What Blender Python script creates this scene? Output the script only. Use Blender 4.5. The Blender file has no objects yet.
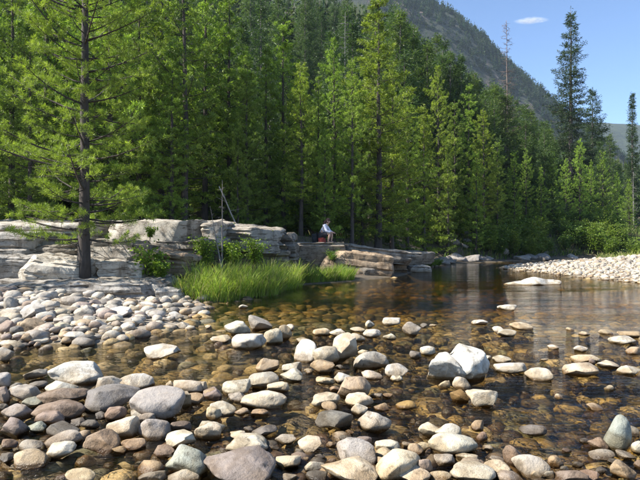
import bpy, bmesh, math, random
import numpy as np
from mathutils import Vector, Matrix

R = math.radians
scene = bpy.context.scene
COL = scene.collection

# ---------------------------------------------------------------- camera
CAM_H = 1.5
FPX = 554.0                       # focal length in pixels of the 640x480 photograph
cam_d = bpy.data.cameras.new('camera')
cam_d.sensor_fit = 'HORIZONTAL'
cam_d.sensor_width = 36.0
cam_d.lens = 36.0 * FPX / 640.0
cam_d.clip_start = 0.05
cam_d.clip_end = 12000
cam = bpy.data.objects.new('camera', cam_d)
cam.location = (0, 0, CAM_H)
cam.rotation_euler = (R(90), 0, 0)
COL.objects.link(cam)
scene.camera = cam

# ---------------------------------------------------------------- sky and sun
SUN = Vector((-0.70, -0.16, 0.72)).normalized()      # towards the sun
world = bpy.data.worlds.new('World')
scene.world = world
world.use_nodes = True
wn = world.node_tree
wn.nodes.clear()
sky = wn.nodes.new('ShaderNodeTexSky')
sky.sky_type = 'NISHITA'
sky.sun_disc = False
sky.sun_elevation = math.asin(SUN.z)
sky.sun_rotation = math.atan2(SUN.x, SUN.y) % (2 * math.pi)
sky.altitude = 2200
sky.air_density = 1.0
sky.dust_density = 0.0
sky.ozone_density = 4.0
bg = wn.nodes.new('ShaderNodeBackground')
bg.inputs['Strength'].default_value = 0.105
wo = wn.nodes.new('ShaderNodeOutputWorld')
wn.links.new(sky.outputs[0], bg.inputs[0])
wn.links.new(bg.outputs[0], wo.inputs[0])

sl = bpy.data.lights.new('sun', 'SUN')
sl.energy = 5.0
sl.angle = R(0.53)
sl.color = (1.0, 0.95, 0.87)
so = bpy.data.objects.new('sun', sl)
so.rotation_euler = SUN.to_track_quat('Z', 'Y').to_euler()
so.location = (0, 0, 60)
COL.objects.link(so)

vs = scene.view_settings
vs.view_transform = 'Standard'
vs.look = 'None'
vs.exposure = 1.3
vs.gamma = 1.0
vs.use_curve_mapping = False
scene.render.engine = 'CYCLES'
cy = scene.cycles
cy.max_bounces = 7
cy.diffuse_bounces = 3
cy.glossy_bounces = 3
cy.transmission_bounces = 3
cy.transparent_max_bounces = 8
cy.volume_bounces = 0
cy.caustics_reflective = False
cy.caustics_refractive = False
cy.use_denoising = True

# ---------------------------------------------------------------- noise in numpy
_prm = np.random.RandomState(7).permutation(256)
_prm = np.concatenate([_prm, _prm, _prm])
_grd = np.random.RandomState(8).randn(256, 3)
_grd /= np.linalg.norm(_grd, axis=1)[:, None]

def pnoise(p):
    p = np.asarray(p, float)
    i = np.floor(p).astype(int)
    f = p - i
    u = f * f * f * (f * (f * 6 - 15) + 10)
    i &= 255
    res = np.zeros(len(p))
    for dx in (0, 1):
        for dy in (0, 1):
            for dz in (0, 1):
                h = _prm[_prm[_prm[(i[:, 0] + dx) & 255] + ((i[:, 1] + dy) & 255)] + ((i[:, 2] + dz) & 255)]
                g = _grd[h]
                d = f - np.array([dx, dy, dz])
                w = (u[:, 0] if dx else 1 - u[:, 0]) * (u[:, 1] if dy else 1 - u[:, 1]) * (u[:, 2] if dz else 1 - u[:, 2])
                res += w * (g * d).sum(1)
    return res

def fbm(p, oct=4, lac=2.0, gain=0.5):
    p = np.asarray(p, float)
    a, r = 1.0, np.zeros(len(p))
    for k in range(oct):
        r += a * pnoise(p + 17.3 * k)
        p = p * lac
        a *= gain
    return r

def smooth(a, b, x):
    t = np.clip((x - a) / (b - a), 0, 1)
    return t * t * (3 - 2 * t)

# ---------------------------------------------------------------- mesh helpers
def mesh_np(name, verts, faces, col=None, shade=True):
    """faces: (n,3) or (n,4) int array"""
    me = bpy.data.meshes.new(name)
    verts = np.asarray(verts, np.float32)
    faces = np.asarray(faces, np.int32)
    k = faces.shape[1]
    me.vertices.add(len(verts))
    me.vertices.foreach_set('co', verts.ravel())
    me.loops.add(faces.size)
    me.loops.foreach_set('vertex_index', faces.ravel())
    me.polygons.add(len(faces))
    me.polygons.foreach_set('loop_start', np.arange(0, faces.size, k, dtype=np.int32))
    me.polygons.foreach_set('use_smooth', np.full(len(faces), shade, dtype=bool))
    if col is not None:
        at = me.color_attributes.new('Col', 'FLOAT_COLOR', 'POINT')
        c = np.ones((len(verts), 4), np.float32)
        c[:, :3] = col
        at.data.foreach_set('color', c.ravel())
    me.update(calc_edges=True)
    me.validate()
    return me

def link(name, data, mat=None, parent=None, loc=(0, 0, 0), rot=(0, 0, 0), scale=(1, 1, 1)):
    o = bpy.data.objects.new(name, data)
    COL.objects.link(o)
    o.location = loc
    o.rotation_euler = rot
    o.scale = scale
    if parent is not None:
        o.parent = parent
    if mat is not None and data is not None and len(data.materials) == 0:
        data.materials.append(mat)
    return o

def tag(o, label=None, cat=None, group=None, kind=None):
    if label: o['label'] = label
    if cat: o['category'] = cat
    if group: o['group'] = group
    if kind: o['kind'] = kind
    return o

class Buf:
    def __init__(s):
        s.v, s.f, s.c, s.n = [], [], [], 0
    def add(s, v, f, c=(1, 1, 1)):
        v = np.asarray(v, float).reshape(-1, 3)
        f = np.asarray(f, int)
        s.v.append(v)
        s.f.append(f + s.n)
        cc = np.empty((len(v), 3)); cc[:] = c
        s.c.append(cc)
        s.n += len(v)
    def tube(s, pts, rad, sides=5, c=(1, 1, 1)):
        pts = np.asarray(pts, float); rad = np.asarray(rad, float)
        m = len(pts)
        tg = np.gradient(pts, axis=0)
        tg /= np.linalg.norm(tg, axis=1)[:, None] + 1e-9
        ref = np.array([0.0, 0.0, 1.0]) if abs(tg[0][2]) < 0.8 else np.array([1.0, 0.0, 0.0])
        a = np.cross(tg, ref); a /= np.linalg.norm(a, axis=1)[:, None] + 1e-9
        b = np.cross(tg, a)
        th = np.arange(sides) * 2 * math.pi / sides
        ring = pts[:, None, :] + rad[:, None, None] * (a[:, None, :] * np.cos(th)[None, :, None] + b[:, None, :] * np.sin(th)[None, :, None])
        v = ring.reshape(-1, 3)
        i = np.arange(m - 1)[:, None] * sides
        j = np.arange(sides)[None, :]
        j2 = (j + 1) % sides
        q = np.stack([i + j, i + j2, i + sides + j2, i + sides + j], -1).reshape(-1, 4)
        t = np.concatenate([q[:, [0, 1, 2]], q[:, [0, 2, 3]]])
        # end caps
        v = np.concatenate([v, pts[[0, -1]]])
        c0 = np.stack([np.full(sides, m * sides), (np.arange(sides) + 1) % sides, np.arange(sides)], 1)
        e = (m - 1) * sides
        c1 = np.stack([np.full(sides, m * sides + 1), e + np.arange(sides), e + (np.arange(sides) + 1) % sides], 1)
        s.add(v, np.concatenate([t, c0, c1]), c)
    def mesh(s, name, shade=True):
        return mesh_np(name, np.concatenate(s.v), np.concatenate(s.f), np.concatenate(s.c), shade)

def ico(n):
    bm = bmesh.new()
    bmesh.ops.create_icosphere(bm, subdivisions=n, radius=1.0)
    v = np.array([x.co[:] for x in bm.verts])
    f = np.array([[x.index for x in p.verts] for p in bm.faces])
    bm.free()
    return v, f
ICO = {n: ico(n) for n in (1, 2, 3, 4, 5)}

# ---------------------------------------------------------------- materials
def nodemat(name):
    m = bpy.data.materials.new(name)
    m.use_nodes = True
    nt = m.node_tree
    nt.nodes.clear()
    out = nt.nodes.new('ShaderNodeOutputMaterial')
    return m, nt, out

def N(nt, t, **kw):
    n = nt.nodes.new(t)
    for k, v in kw.items():
        if k.startswith('i_'):
            n.inputs[k[2:].replace('_', ' ')].default_value = v
        else:
            setattr(n, k, v)
    return n

def mixc(nt, a, b, fac, mode='MIX'):
    n = nt.nodes.new('ShaderNodeMix')
    n.data_type = 'RGBA'
    n.blend_type = mode
    for sock, val in ((n.inputs['Factor'], fac), (n.inputs['A'], a), (n.inputs['B'], b)):
        if hasattr(val, 'is_output'):
            nt.links.new(val, sock)
        elif sock.type == 'RGBA' and not isinstance(val, float):
            sock.default_value = tuple(val) + (1,) if len(val) == 3 else val
        else:
            sock.default_value = val
    return n.outputs['Result']

def math_n(nt, op, a, b=None, c=None, clamp=False):
    n = nt.nodes.new('ShaderNodeMath')
    n.operation = op
    n.use_clamp = clamp
    for i, val in enumerate((a, b, c)):
        if val is None: continue
        if hasattr(val, 'is_output'): nt.links.new(val, n.inputs[i])
        else: n.inputs[i].default_value = val
    return n.outputs[0]

def maprange(nt, v, a, b, c=0.0, d=1.0):
    n = nt.nodes.new('ShaderNodeMapRange')
    n.interpolation_type = 'SMOOTHSTEP'
    nt.links.new(v, n.inputs[0])
    for i, x in enumerate((a, b, c, d)): n.inputs[i + 1].default_value = x
    return n.outputs[0]

def noise(nt, vec, scale, detail=4, rough=0.55, dist=0.0):
    n = nt.nodes.new('ShaderNodeTexNoise')
    n.inputs['Scale'].default_value = scale
    n.inputs['Detail'].default_value = detail
    n.inputs['Roughness'].default_value = rough
    n.inputs['Distortion'].default_value = dist
    if vec is not None: nt.links.new(vec, n.inputs['Vector'])
    return n.outputs['Fac']

def bump(nt, h, strength, dist):
    n = nt.nodes.new('ShaderNodeBump')
    n.inputs['Strength'].default_value = strength
    n.inputs['Distance'].default_value = dist
    nt.links.new(h, n.inputs['Height'])
    return n.outputs[0]

def stone_material(name, vertex=False, wet=True, fscale=1.0, bedding=False):
    m, nt, out = nodemat(name)
    geo = N(nt, 'ShaderNodeNewGeometry')
    oi = N(nt, 'ShaderNodeObjectInfo')
    if vertex:
        base = N(nt, 'ShaderNodeVertexColor', layer_name='Col').outputs[0]
        vec = geo.outputs['Position']
    else:
        base = oi.outputs['Color']
        add = N(nt, 'ShaderNodeVectorMath', operation='ADD')
        nt.links.new(geo.outputs['Position'], add.inputs[0])
        sc = N(nt, 'ShaderNodeVectorMath', operation='SCALE')
        cmb = N(nt, 'ShaderNodeCombineXYZ')
        for k in range(3): nt.links.new(oi.outputs['Random'], cmb.inputs[k])
        nt.links.new(cmb.outputs[0], sc.inputs[0]); sc.inputs['Scale'].default_value = 40.0
        nt.links.new(sc.outputs[0], add.inputs[1])
        vec = add.outputs[0]
    big = noise(nt, vec, 5.0 * fscale, 5, 0.6, 0.4)
    med = noise(nt, vec, 22.0 * fscale, 5, 0.65)
    fine = noise(nt, vec, 140.0 * fscale, 3, 0.6)
    c = mixc(nt, base, (0.5, 0.44, 0.37), maprange(nt, big, 0.42, 0.64, 0.0, 0.6), 'MULTIPLY')
    c = mixc(nt, c, (1.22, 1.18, 1.1), maprange(nt, med, 0.5, 0.68, 0.0, 0.75), 'MULTIPLY')
    rnd = oi.outputs['Random'] if not vertex else 0.5
    spk = math_n(nt, 'MULTIPLY', maprange(nt, fine, 0.5, 0.66, 0.0, 1.0), math_n(nt, 'MULTIPLY_ADD', rnd, 0.75, 0.1))
    c = mixc(nt, c, (0.45, 0.44, 0.42), spk, 'MULTIPLY')
    wv_ = N(nt, 'ShaderNodeTexWave'); wv_.inputs['Scale'].default_value = 3.5 * fscale; wv_.inputs['Distortion'].default_value = 7; wv_.inputs['Detail'].default_value = 4
    nt.links.new(vec, wv_.inputs[0])
    vein = math_n(nt, 'MULTIPLY', maprange(nt, wv_.outputs['Fac'], .86, .98), maprange(nt, math_n(nt, 'FRACT', math_n(nt, 'MULTIPLY', rnd, 7.3)), .45, .9, 0.0, .55))
    c = mixc(nt, c, (1.35, 1.3, 1.2), vein, 'MULTIPLY')
    # dark lichen and mineral stains
    c = mixc(nt, c, (0.3, 0.28, 0.24), maprange(nt, noise(nt, vec, 9.0 * fscale, 6, 0.7, 0.8), 0.55, 0.68, 0.0, 0.75), 'MULTIPLY')
    crack = None
    if bedding:
        mp = N(nt, 'ShaderNodeMapping'); mp.inputs['Scale'].default_value = (.35, .35, 3.2)
        nt.links.new(vec, mp.inputs[0])
        crack = maprange(nt, math_n(nt, 'ABSOLUTE', math_n(nt, 'SUBTRACT', noise(nt, mp.outputs[0], 1.6, 4, .55, .3), .5)), .0, .022, 1.0, 0.0)
        c = mixc(nt, c, (.35, .31, .26), crack, 'MULTIPLY')
        mp2 = N(nt, 'ShaderNodeMapping'); mp2.inputs['Scale'].default_value = (2.2, 2.2, .3)
        nt.links.new(vec, mp2.inputs[0])
        c = mixc(nt, c, (.38, .35, .32), maprange(nt, noise(nt, mp2.outputs[0], 1.3, 5, .65), .52, .66, 0, .8), 'MULTIPLY')
    p = N(nt, 'ShaderNodeBsdfPrincipled')
    if wet:
        sep = N(nt, 'ShaderNodeSeparateXYZ')
        nt.links.new(geo.outputs['Position'], sep.inputs[0])
        z = math_n(nt, 'MULTIPLY_ADD', math_n(nt, 'SUBTRACT', med, 0.5), -0.035, sep.outputs[2])
        w = maprange(nt, z, 0.012, 0.042, 1.0, 0.0)
        silt = maprange(nt, math_n(nt, 'MULTIPLY_ADD', math_n(nt, 'SUBTRACT', big, .5), -.25, sep.outputs[2]), .02, .16, .65, 0.0)
        c = mixc(nt, c, (0.66, 0.55, 0.38), silt, 'MULTIPLY')
        c = mixc(nt, c, (0.34, 0.27, 0.18), w, 'MULTIPLY')
        r = math_n(nt, 'MULTIPLY_ADD', w, -0.5, 0.72)
        nt.links.new(r, p.inputs['Roughness'])
    else:
        p.inputs['Roughness'].default_value = 0.8
    p.inputs['Specular IOR Level'].default_value = 0.35
    nt.links.new(c, p.inputs['Base Color'])
    hh = math_n(nt, 'ADD', math_n(nt, 'MULTIPLY', med, 1.0), math_n(nt, 'MULTIPLY', fine, 0.25))
    if crack is not None: hh = math_n(nt, 'SUBTRACT', hh, math_n(nt, 'MULTIPLY', crack, .8))
    nt.links.new(bump(nt, hh, 0.65, 0.02 / fscale), p.inputs['Normal'])
    nt.links.new(p.outputs[0], out.inputs[0])
    return m

M_STONE = stone_material('river stone')
M_STONES = stone_material('river stones mixed', vertex=True)
M_LEDGE = stone_material('ledge granite', fscale=0.7, bedding=True)

def bed_material():
    m, nt, out = nodemat('algae covered river bed')
    geo = N(nt, 'ShaderNodeNewGeometry')
    vec = geo.outputs['Position']
    base = N(nt, 'ShaderNodeVertexColor', layer_name='Col').outputs[0]
    c = mixc(nt, base, (0.4, 0.36, 0.25), maprange(nt, noise(nt, vec, 9, 5, 0.65, 0.5), 0.42, 0.64, 0, 0.8), 'MULTIPLY')
    c = mixc(nt, c, (1.35, 1.2, 0.9), maprange(nt, noise(nt, vec, 30, 4, 0.6), 0.5, 0.7, 0, 0.8), 'MULTIPLY')
    p = N(nt, 'ShaderNodeBsdfPrincipled')
    p.inputs['Roughness'].default_value = 0.7
    nt.links.new(c, p.inputs['Base Color'])
    nt.links.new(bump(nt, noise(nt, vec, 26, 5, 0.6), 0.6, 0.02), p.inputs['Normal'])
    nt.links.new(p.outputs[0], out.inputs[0])
    return m
M_BED = bed_material()

def water_material():
    m, nt, out = nodemat('clear stream water')
    geo = N(nt, 'ShaderNodeNewGeometry')
    pos = geo.outputs['Position']
    def mapped(sx, sy, rz=0.0):
        mp = N(nt, 'ShaderNodeMapping')
        mp.inputs['Scale'].default_value = (sx, sy, 1)
        mp.inputs['Rotation'].default_value = (0, 0, rz)
        nt.links.new(pos, mp.inputs[0])
        return mp.outputs[0]
    fine = noise(nt, mapped(1.0, 2.6, 0.25), 4.2, 4, 0.55, 0.7)
    long = noise(nt, mapped(0.5, 1.6, -0.1), 2.0, 3, 0.5, 0.4)
    tiny = noise(nt, mapped(1.0, 1.8, 0.1), 14.0, 3, 0.5, 0.3)
    # the riffle is rough, the pool further up is smooth
    sep = N(nt, 'ShaderNodeSeparateXYZ'); nt.links.new(pos, sep.inputs[0])
    patch = noise(nt, mapped(0.35, 0.8), 1.0, 2, 0.5)
    rif = maprange(nt, sep.outputs[1], 10.0, 17.0, 1.0, 0.11)
    side = maprange(nt, sep.outputs[0], -2.0, 3.0, 0.45, 1.0)
    amp = math_n(nt, 'MULTIPLY', math_n(nt, 'MULTIPLY', rif, side), maprange(nt, patch, 0.35, 0.65, 0.45, 1.2))
    h = math_n(nt, 'ADD', math_n(nt, 'MULTIPLY', long, 0.55), math_n(nt, 'ADD', math_n(nt, 'MULTIPLY', fine, 0.55), math_n(nt, 'MULTIPLY', tiny, 0.2)))
    h = math_n(nt, 'MULTIPLY', h, amp)
    nrm = bump(nt, h, 1.0, 0.10)
    fr = N(nt, 'ShaderNodeFresnel'); fr.inputs['IOR'].default_value = 1.33
    nt.links.new(nrm, fr.inputs['Normal'])
    tr = N(nt, 'ShaderNodeBsdfTransparent'); tr.inputs['Color'].default_value = (0.975, 0.96, 0.91, 1)
    gl = N(nt, 'ShaderNodeBsdfGlossy'); gl.inputs['Roughness'].default_value = 0.03
    nt.links.new(nrm, gl.inputs['Normal'])
    mx = N(nt, 'ShaderNodeMixShader')
    nt.links.new(fr.outputs[0], mx.inputs[0])
    nt.links.new(tr.outputs[0], mx.inputs[1])
    nt.links.new(gl.outputs[0], mx.inputs[2])
    nt.links.new(mx.outputs[0], out.inputs[0])
    va = N(nt, 'ShaderNodeVolumeAbsorption')
    va.inputs['Color'].default_value = (.70, .58, .10, 1)
    va.inputs['Density'].default_value = 0.95
    nt.links.new(va.outputs[0], out.inputs['Volume'])
    return m

def foliage_material(name, transl=0.45, rough=0.5, var=0.25):
    m, nt, out = nodemat(name)
    oi = N(nt, 'ShaderNodeObjectInfo')
    vc = N(nt, 'ShaderNodeVertexColor', layer_name='Col')
    c = mixc(nt, vc.outputs[0], oi.outputs['Color'], 1.0, 'MULTIPLY')
    d = N(nt, 'ShaderNodeBsdfPrincipled')
    d.inputs['Roughness'].default_value = rough
    d.inputs['Specular IOR Level'].default_value = 0.3
    nt.links.new(c, d.inputs['Base Color'])
    t = N(nt, 'ShaderNodeBsdfTranslucent')
    c2 = mixc(nt, c, (1.08, 1.22, 0.5), 1.0, 'MULTIPLY')
    nt.links.new(c2, t.inputs[0])
    mx = N(nt, 'ShaderNodeMixShader'); mx.inputs[0].default_value = transl
    nt.links.new(d.outputs[0], mx.inputs[1]); nt.links.new(t.outputs[0], mx.inputs[2])
    nt.links.new(mx.outputs[0], out.inputs[0])
    return m
M_NEEDLE = foliage_material('conifer needles', 0.42)
M_LEAF = foliage_material('broad leaves', 0.5, 0.45)
M_GRASS = foliage_material('stream bank grass', 0.5, 0.5)

def simple_material(name, col, rough=0.8, var=0.5, scale=20, stretch=(1, 1, 1), usevc=False, bmp=0.4, bd=0.02):
    m, nt, out = nodemat(name)
    tc = N(nt, 'ShaderNodeTexCoord')
    mp = N(nt, 'ShaderNodeMapping'); mp.inputs['Scale'].default_value = stretch
    nt.links.new(tc.outputs['Object'], mp.inputs[0])
    n1 = noise(nt, mp.outputs[0], scale, 5, 0.65)
    if usevc:
        base = mixc(nt, N(nt, 'ShaderNodeVertexColor', layer_name='Col').outputs[0], N(nt, 'ShaderNodeObjectInfo').outputs['Color'], 1.0, 'MULTIPLY')
        c = mixc(nt, base, (0.4, 0.4, 0.4), maprange(nt, n1, 0.35, 0.7, 0, var), 'MULTIPLY')
    else:
        c = mixc(nt, col, tuple(x * 0.4 for x in col), maprange(nt, n1, 0.35, 0.7, 0, var))
    p = N(nt, 'ShaderNodeBsdfPrincipled')
    p.inputs['Roughness'].default_value = rough
    nt.links.new(c, p.inputs['Base Color'])
    if bmp: nt.links.new(bump(nt, n1, bmp, bd), p.inputs['Normal'])
    nt.links.new(p.outputs[0], out.inputs[0])
    return m
M_BARK = simple_material('conifer bark', (1, 1, 1), 0.9, 0.8, 14, (1, 1, 0.25), True, 0.8, 0.03)

def ground_material():
    """river bed, cobble beach, forest floor and grassed slopes in one sheet, by the vertex colour of the ground cover"""
    m, nt, out = nodemat('valley ground')
    geo = N(nt, 'ShaderNodeNewGeometry')
    vec = geo.outputs['Position']
    base = N(nt, 'ShaderNodeVertexColor', layer_name='Col').outputs[0]
    c = mixc(nt, base, (0.45, 0.42, 0.38), maprange(nt, noise(nt, vec, 7, 6, 0.7, 0.3), 0.42, 0.62, 0, 0.8), 'MULTIPLY')
    c = mixc(nt, c, (1.3, 1.22, 1.05), maprange(nt, noise(nt, vec, 28, 4, 0.6), 0.52, 0.68, 0, 0.8), 'MULTIPLY')
    p = N(nt, 'ShaderNodeBsdfPrincipled')
    p.inputs['Roughness'].default_value = 0.9
    nt.links.new(c, p.inputs['Base Color'])
    nt.links.new(bump(nt, noise(nt, vec, 12, 6, 0.65), 0.7, 0.05), p.inputs['Normal'])
    nt.links.new(p.outputs[0], out.inputs[0])
    return m

# ---------------------------------------------------------------- pixel -> place
def ray(px, py):
    return np.array([(px - 320.0) / FPX, 1.0, (240.0 - py) / FPX])

def at(px, py, d):
    r = ray(px, py) * d
    return np.array([r[0], r[1], r[2] + CAM_H])

# ---------------------------------------------------------------- terrain
WATER = np.array([(-40, -30), (-14, -12), (-9, 0), (-8.0, 7.3), (-4.6, 7.9), (-3.2, 8.0), (-2.5, 9.6), (-2.6, 12.0), (-3.3, 13.2),
                  (-2.2, 13.6), (-1.3, 15.3), (-0.7, 18.4), (1.3, 20.2), (3.3, 23.0), (6.1, 30.5), (8.2, 35), (14, 39.5), (30, 48), (60, 62),
                  (62, 58), (31, 43), (16, 37), (11, 31.6), (9.5, 29.4), (10.1, 25.2), (10.6, 21.9), (11.2, 19), (11.4, 14), (10.5, 8), (10, 0), (14, -12), (40, -30)], float)
UPLAND = np.array([(-60, 8), (-20, 14.6), (-7, 16.0), (-4.5, 16.6), (-3.4, 17.4), (-2.2, 18.8), (-1.6, 20.6), (0.2, 22.6), (2.4, 25.6), (5.2, 31.2), (7.6, 36.5),
                   (14, 41), (30, 50), (60, 66), (400, 90), (3500, 100), (3500, 6000), (-3500, 6000), (-3500, 4)], float)

def sdist(poly, P):
    """signed distance, positive inside the polygon"""
    best = np.full(len(P), 1e18)
    inside = np.zeros(len(P), bool)
    n = len(poly)
    for i in range(n):
        a, b = poly[i], poly[(i + 1) % n]
        ab = b - a
        t = np.clip(((P - a) @ ab) / (ab @ ab), 0, 1)
        d = P - a - t[:, None] * ab
        best = np.minimum(best, (d * d).sum(1))
        cond = (a[1] > P[:, 1]) != (b[1] > P[:, 1])
        with np.errstate(divide='ignore', invalid='ignore'):
            xs = a[0] + (P[:, 1] - a[1]) * (b[0] - a[0]) / (b[1] - a[1])
        inside ^= cond & (P[:, 0] < xs)
    d = np.sqrt(best)
    return np.where(inside, d, -d)

def hill_h(x, y):
    az = x / np.maximum(y, 1.0)
    mask = np.interp(az, [-1, .05, .12, .2, .3, .4, .5, .7], [1, 1, .8, .48, .33, .21, .14, .1])
    t = np.maximum(0, y - 40)
    rise = 0.58 * t * t / (t + 9)
    left = 0.28 * np.maximum(0, -x - 14)
    rise = np.where(rise > 60, 60 + 90 * (1 - np.exp(-np.maximum(rise - 60, 0) / 90)), rise)
    return rise * mask + np.minimum(left, 60) * smooth(8, 22, y) 

def terrain_parts(x, y):
    P = np.stack([x, y], 1)
    sw = -sdist(WATER, P)            # positive on land
    su = sdist(UPLAND, P)
    q = np.stack([x, y, np.zeros_like(x)], 1)
    n1 = fbm(q * 0.35, 3)
    n2 = fbm(q * 1.6 + 9, 3)
    pool = smooth(8.5, 19, y) * (1 - smooth(26, 31, y))
    depth = 0.10 + 0.13 * pool + np.minimum(-np.minimum(sw, 0), 4) * (0.02 + 0.08 * pool)
    depth *= 1 - 0.45 * smooth(5.2, 3.6, y) * smooth(-1, 2, y)
    bed = -depth + 0.05 * n1 + 0.02 * n2
    bar = (x > 7) & (y < 31.3 + 0.63 * (x - 9.6))
    land = 0.02 + np.where(bar, np.minimum(0.10 * sw, 0.95), np.minimum(0.075 * sw, 0.4))
    land = land + 0.03 * n2 * smooth(0, 0.6, sw)
    land = land + np.where(~bar, 1.3 * smooth(-0.2, 2.6, su) + 0.25 * n1 * smooth(2, 6, su), 0)
    land = land + hill_h(x, y)
    bed = bed - 0.24 * np.exp(-((x - 2.7 - .25 * (y - 5)) / 1.0) ** 2 - ((y - 5.3) / 1.5) ** 2)
    h = np.where(sw > 0, land, bed * np.clip(-sw / 0.5, 0, 1))
    h = np.where((sw <= 0), np.minimum(h, -0.004), h)
    return h, sw, su, bar

def hgt(x, y):
    return terrain_parts(np.atleast_1d(np.asarray(x, float)), np.atleast_1d(np.asarray(y, float)))[0]
def hz(x, y):
    return float(hgt(x, y)[0])

def axis(lo, hi, step, far_lo, far_hi, g=1.13):
    a = list(np.arange(lo, hi + 1e-6, step))
    s, v = step, hi
    while v < far_hi:
        s *= g; v += s; a.append(v)
    s, v = step, lo
    while v > far_lo:
        s *= g; v -= s; a.insert(0, v)
    return np.array(a)

xs = axis(-11, 15, 0.16, -1500, 2200)
ys = axis(2, 40, 0.18, -900, 2300)
X, Y = np.meshgrid(xs, ys)
X, Y = X.ravel(), Y.ravel()
H, SW, SU, BAR = terrain_parts(X, Y)
nx, ny = len(xs), len(ys)
ii = np.arange(ny - 1)[:, None] * nx + np.arange(nx - 1)[None, :]
quads = np.stack([ii, ii + 1, ii + nx + 1, ii + nx], -1).reshape(-1, 4)
col = np.empty((len(X), 3))
bedc = np.array([0.17, 0.125, 0.06]); sand = np.array([0.27, 0.235, 0.185]); duff = np.array([0.085, 0.065, 0.04]); grassy = np.array([0.07, 0.09, 0.03])
mud = np.array([0.10, 0.08, 0.055])
beach_m = ((X < -2.3) & (Y < 14.5)) | BAR
col[:] = np.where(SW[:, None] > 0, np.where(beach_m[:, None], sand, mud), bedc)
w = smooth(-0.2, 2.0, SU)[:, None]
nz = fbm(np.stack([X * 0.25, Y * 0.25, X * 0], 1), 4)
gm = smooth(-0.1, 0.35, nz)[:, None]
col = col * (1 - w) + w * (duff * (1 - gm) + grassy * gm)
M_GROUND = ground_material()
ground = link('ground', mesh_np('ground', np.stack([X, Y, H], 1), quads, col), M_GROUND)
tag(ground, kind='structure')

# water
wxs = axis(-9, 12, 0.5, -40, 64, 1.2); wys = axis(1, 40, 0.5, -30, 62, 1.2)
wX, wY = np.meshgrid(wxs, wys)
ii = np.arange(len(wys) - 1)[:, None] * len(wxs) + np.arange(len(wxs) - 1)[None, :]
wq = np.stack([ii, ii + 1, ii + len(wxs) + 1, ii + len(wxs)], -1).reshape(-1, 4)
wv = np.stack([wX.ravel(), wY.ravel(), np.zeros(wX.size)], 1)
wsd = sdist(WATER, wv[:, :2])
keep = (wsd[wq] > -1.6).any(1)
def water_solid(v, q, zb=-2.2):
    n = len(v)
    e = np.concatenate([q[:, [0, 1]], q[:, [1, 2]], q[:, [2, 3]], q[:, [3, 0]]])
    key = np.sort(e, 1)
    _, inv, cnt_ = np.unique(key, axis=0, return_inverse=True, return_counts=True)
    be = e[cnt_[inv.ravel()] == 1]
    low = v.copy(); low[:, 2] = zb
    side = np.stack([be[:, 1], be[:, 0], be[:, 0] + n, be[:, 1] + n], 1)
    return np.concatenate([v, low]), np.concatenate([q, q[:, ::-1] + n, side])
water = link('water', mesh_np('water', *water_solid(wv, wq[keep]), None, False), water_material())
tag(water, kind='structure')

# ---------------------------------------------------------------- rock shapes
def cobble_verts(seed, n=4, cuts=7, soft=0.75, asp=(1, 0.8, 0.6), rough=0.035, dmin=0.55, dmax=0.92):
    rs = np.random.RandomState(seed)
    v, f = ICO[n]
    v = v.copy()
    for k in range(cuts):
        nn = rs.randn(3); nn /= np.linalg.norm(nn)
        d = rs.uniform(dmin, dmax)
        e = np.maximum(0, v @ nn - d)
        v -= soft * e[:, None] * nn
    v += (fbm(v * 0.9 + seed * 3.1, 2) * 0.22)[:, None] * v
    if rough: v += (fbm(v * 3.2 + seed, 4, 2.1, 0.5) * rough)[:, None] * v
    v -= (v.max(0) + v.min(0)) / 2
    v /= (v.max(0) - v.min(0)) / 2
    return v * np.array(asp), f

COBBLES = []
for k in range(16):
    v, f = cobble_verts(100 + k, 4, 8 + k % 5, 0.72 + 0.035 * (k % 6), (1, 1, 1), 0.04 + 0.015 * (k % 3), .48, .88)
    COBBLES.append(mesh_np('river_stone', v, f))
ANGULAR = []
for k in range(8):
    v, f = cobble_verts(300 + k, 4, 13, 0.93, (1, 1, 1), 0.06, 0.42, 0.8)
    me = mesh_np('boulder', v, f); me.set_sharp_from_angle(angle=R(40)); ANGULAR.append(me)

PAL = {'w': (0.54, 0.50, 0.42), 'c': (0.50, 0.43, 0.32), 'g': (0.36, 0.325, 0.28), 'd': (0.175, 0.16, 0.14), 'b': (0.27, 0.205, 0.155),
       't': (0.38, 0.29, 0.19), 'n': (0.31, 0.325, 0.265), 'p': (0.26, 0.21, 0.18), 'y': (0.36, 0.25, 0.10)}
CNAME = {'w': 'white', 'c': 'cream', 'g': 'grey', 'd': 'dark grey', 'b': 'brown', 't': 'tan', 'n': 'pale green', 'p': 'purplish grey', 'y': 'ochre'}
rng = np.random.RandomState(5)
prnd = random.Random(11)
placed = []          # (x, y, r)

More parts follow.
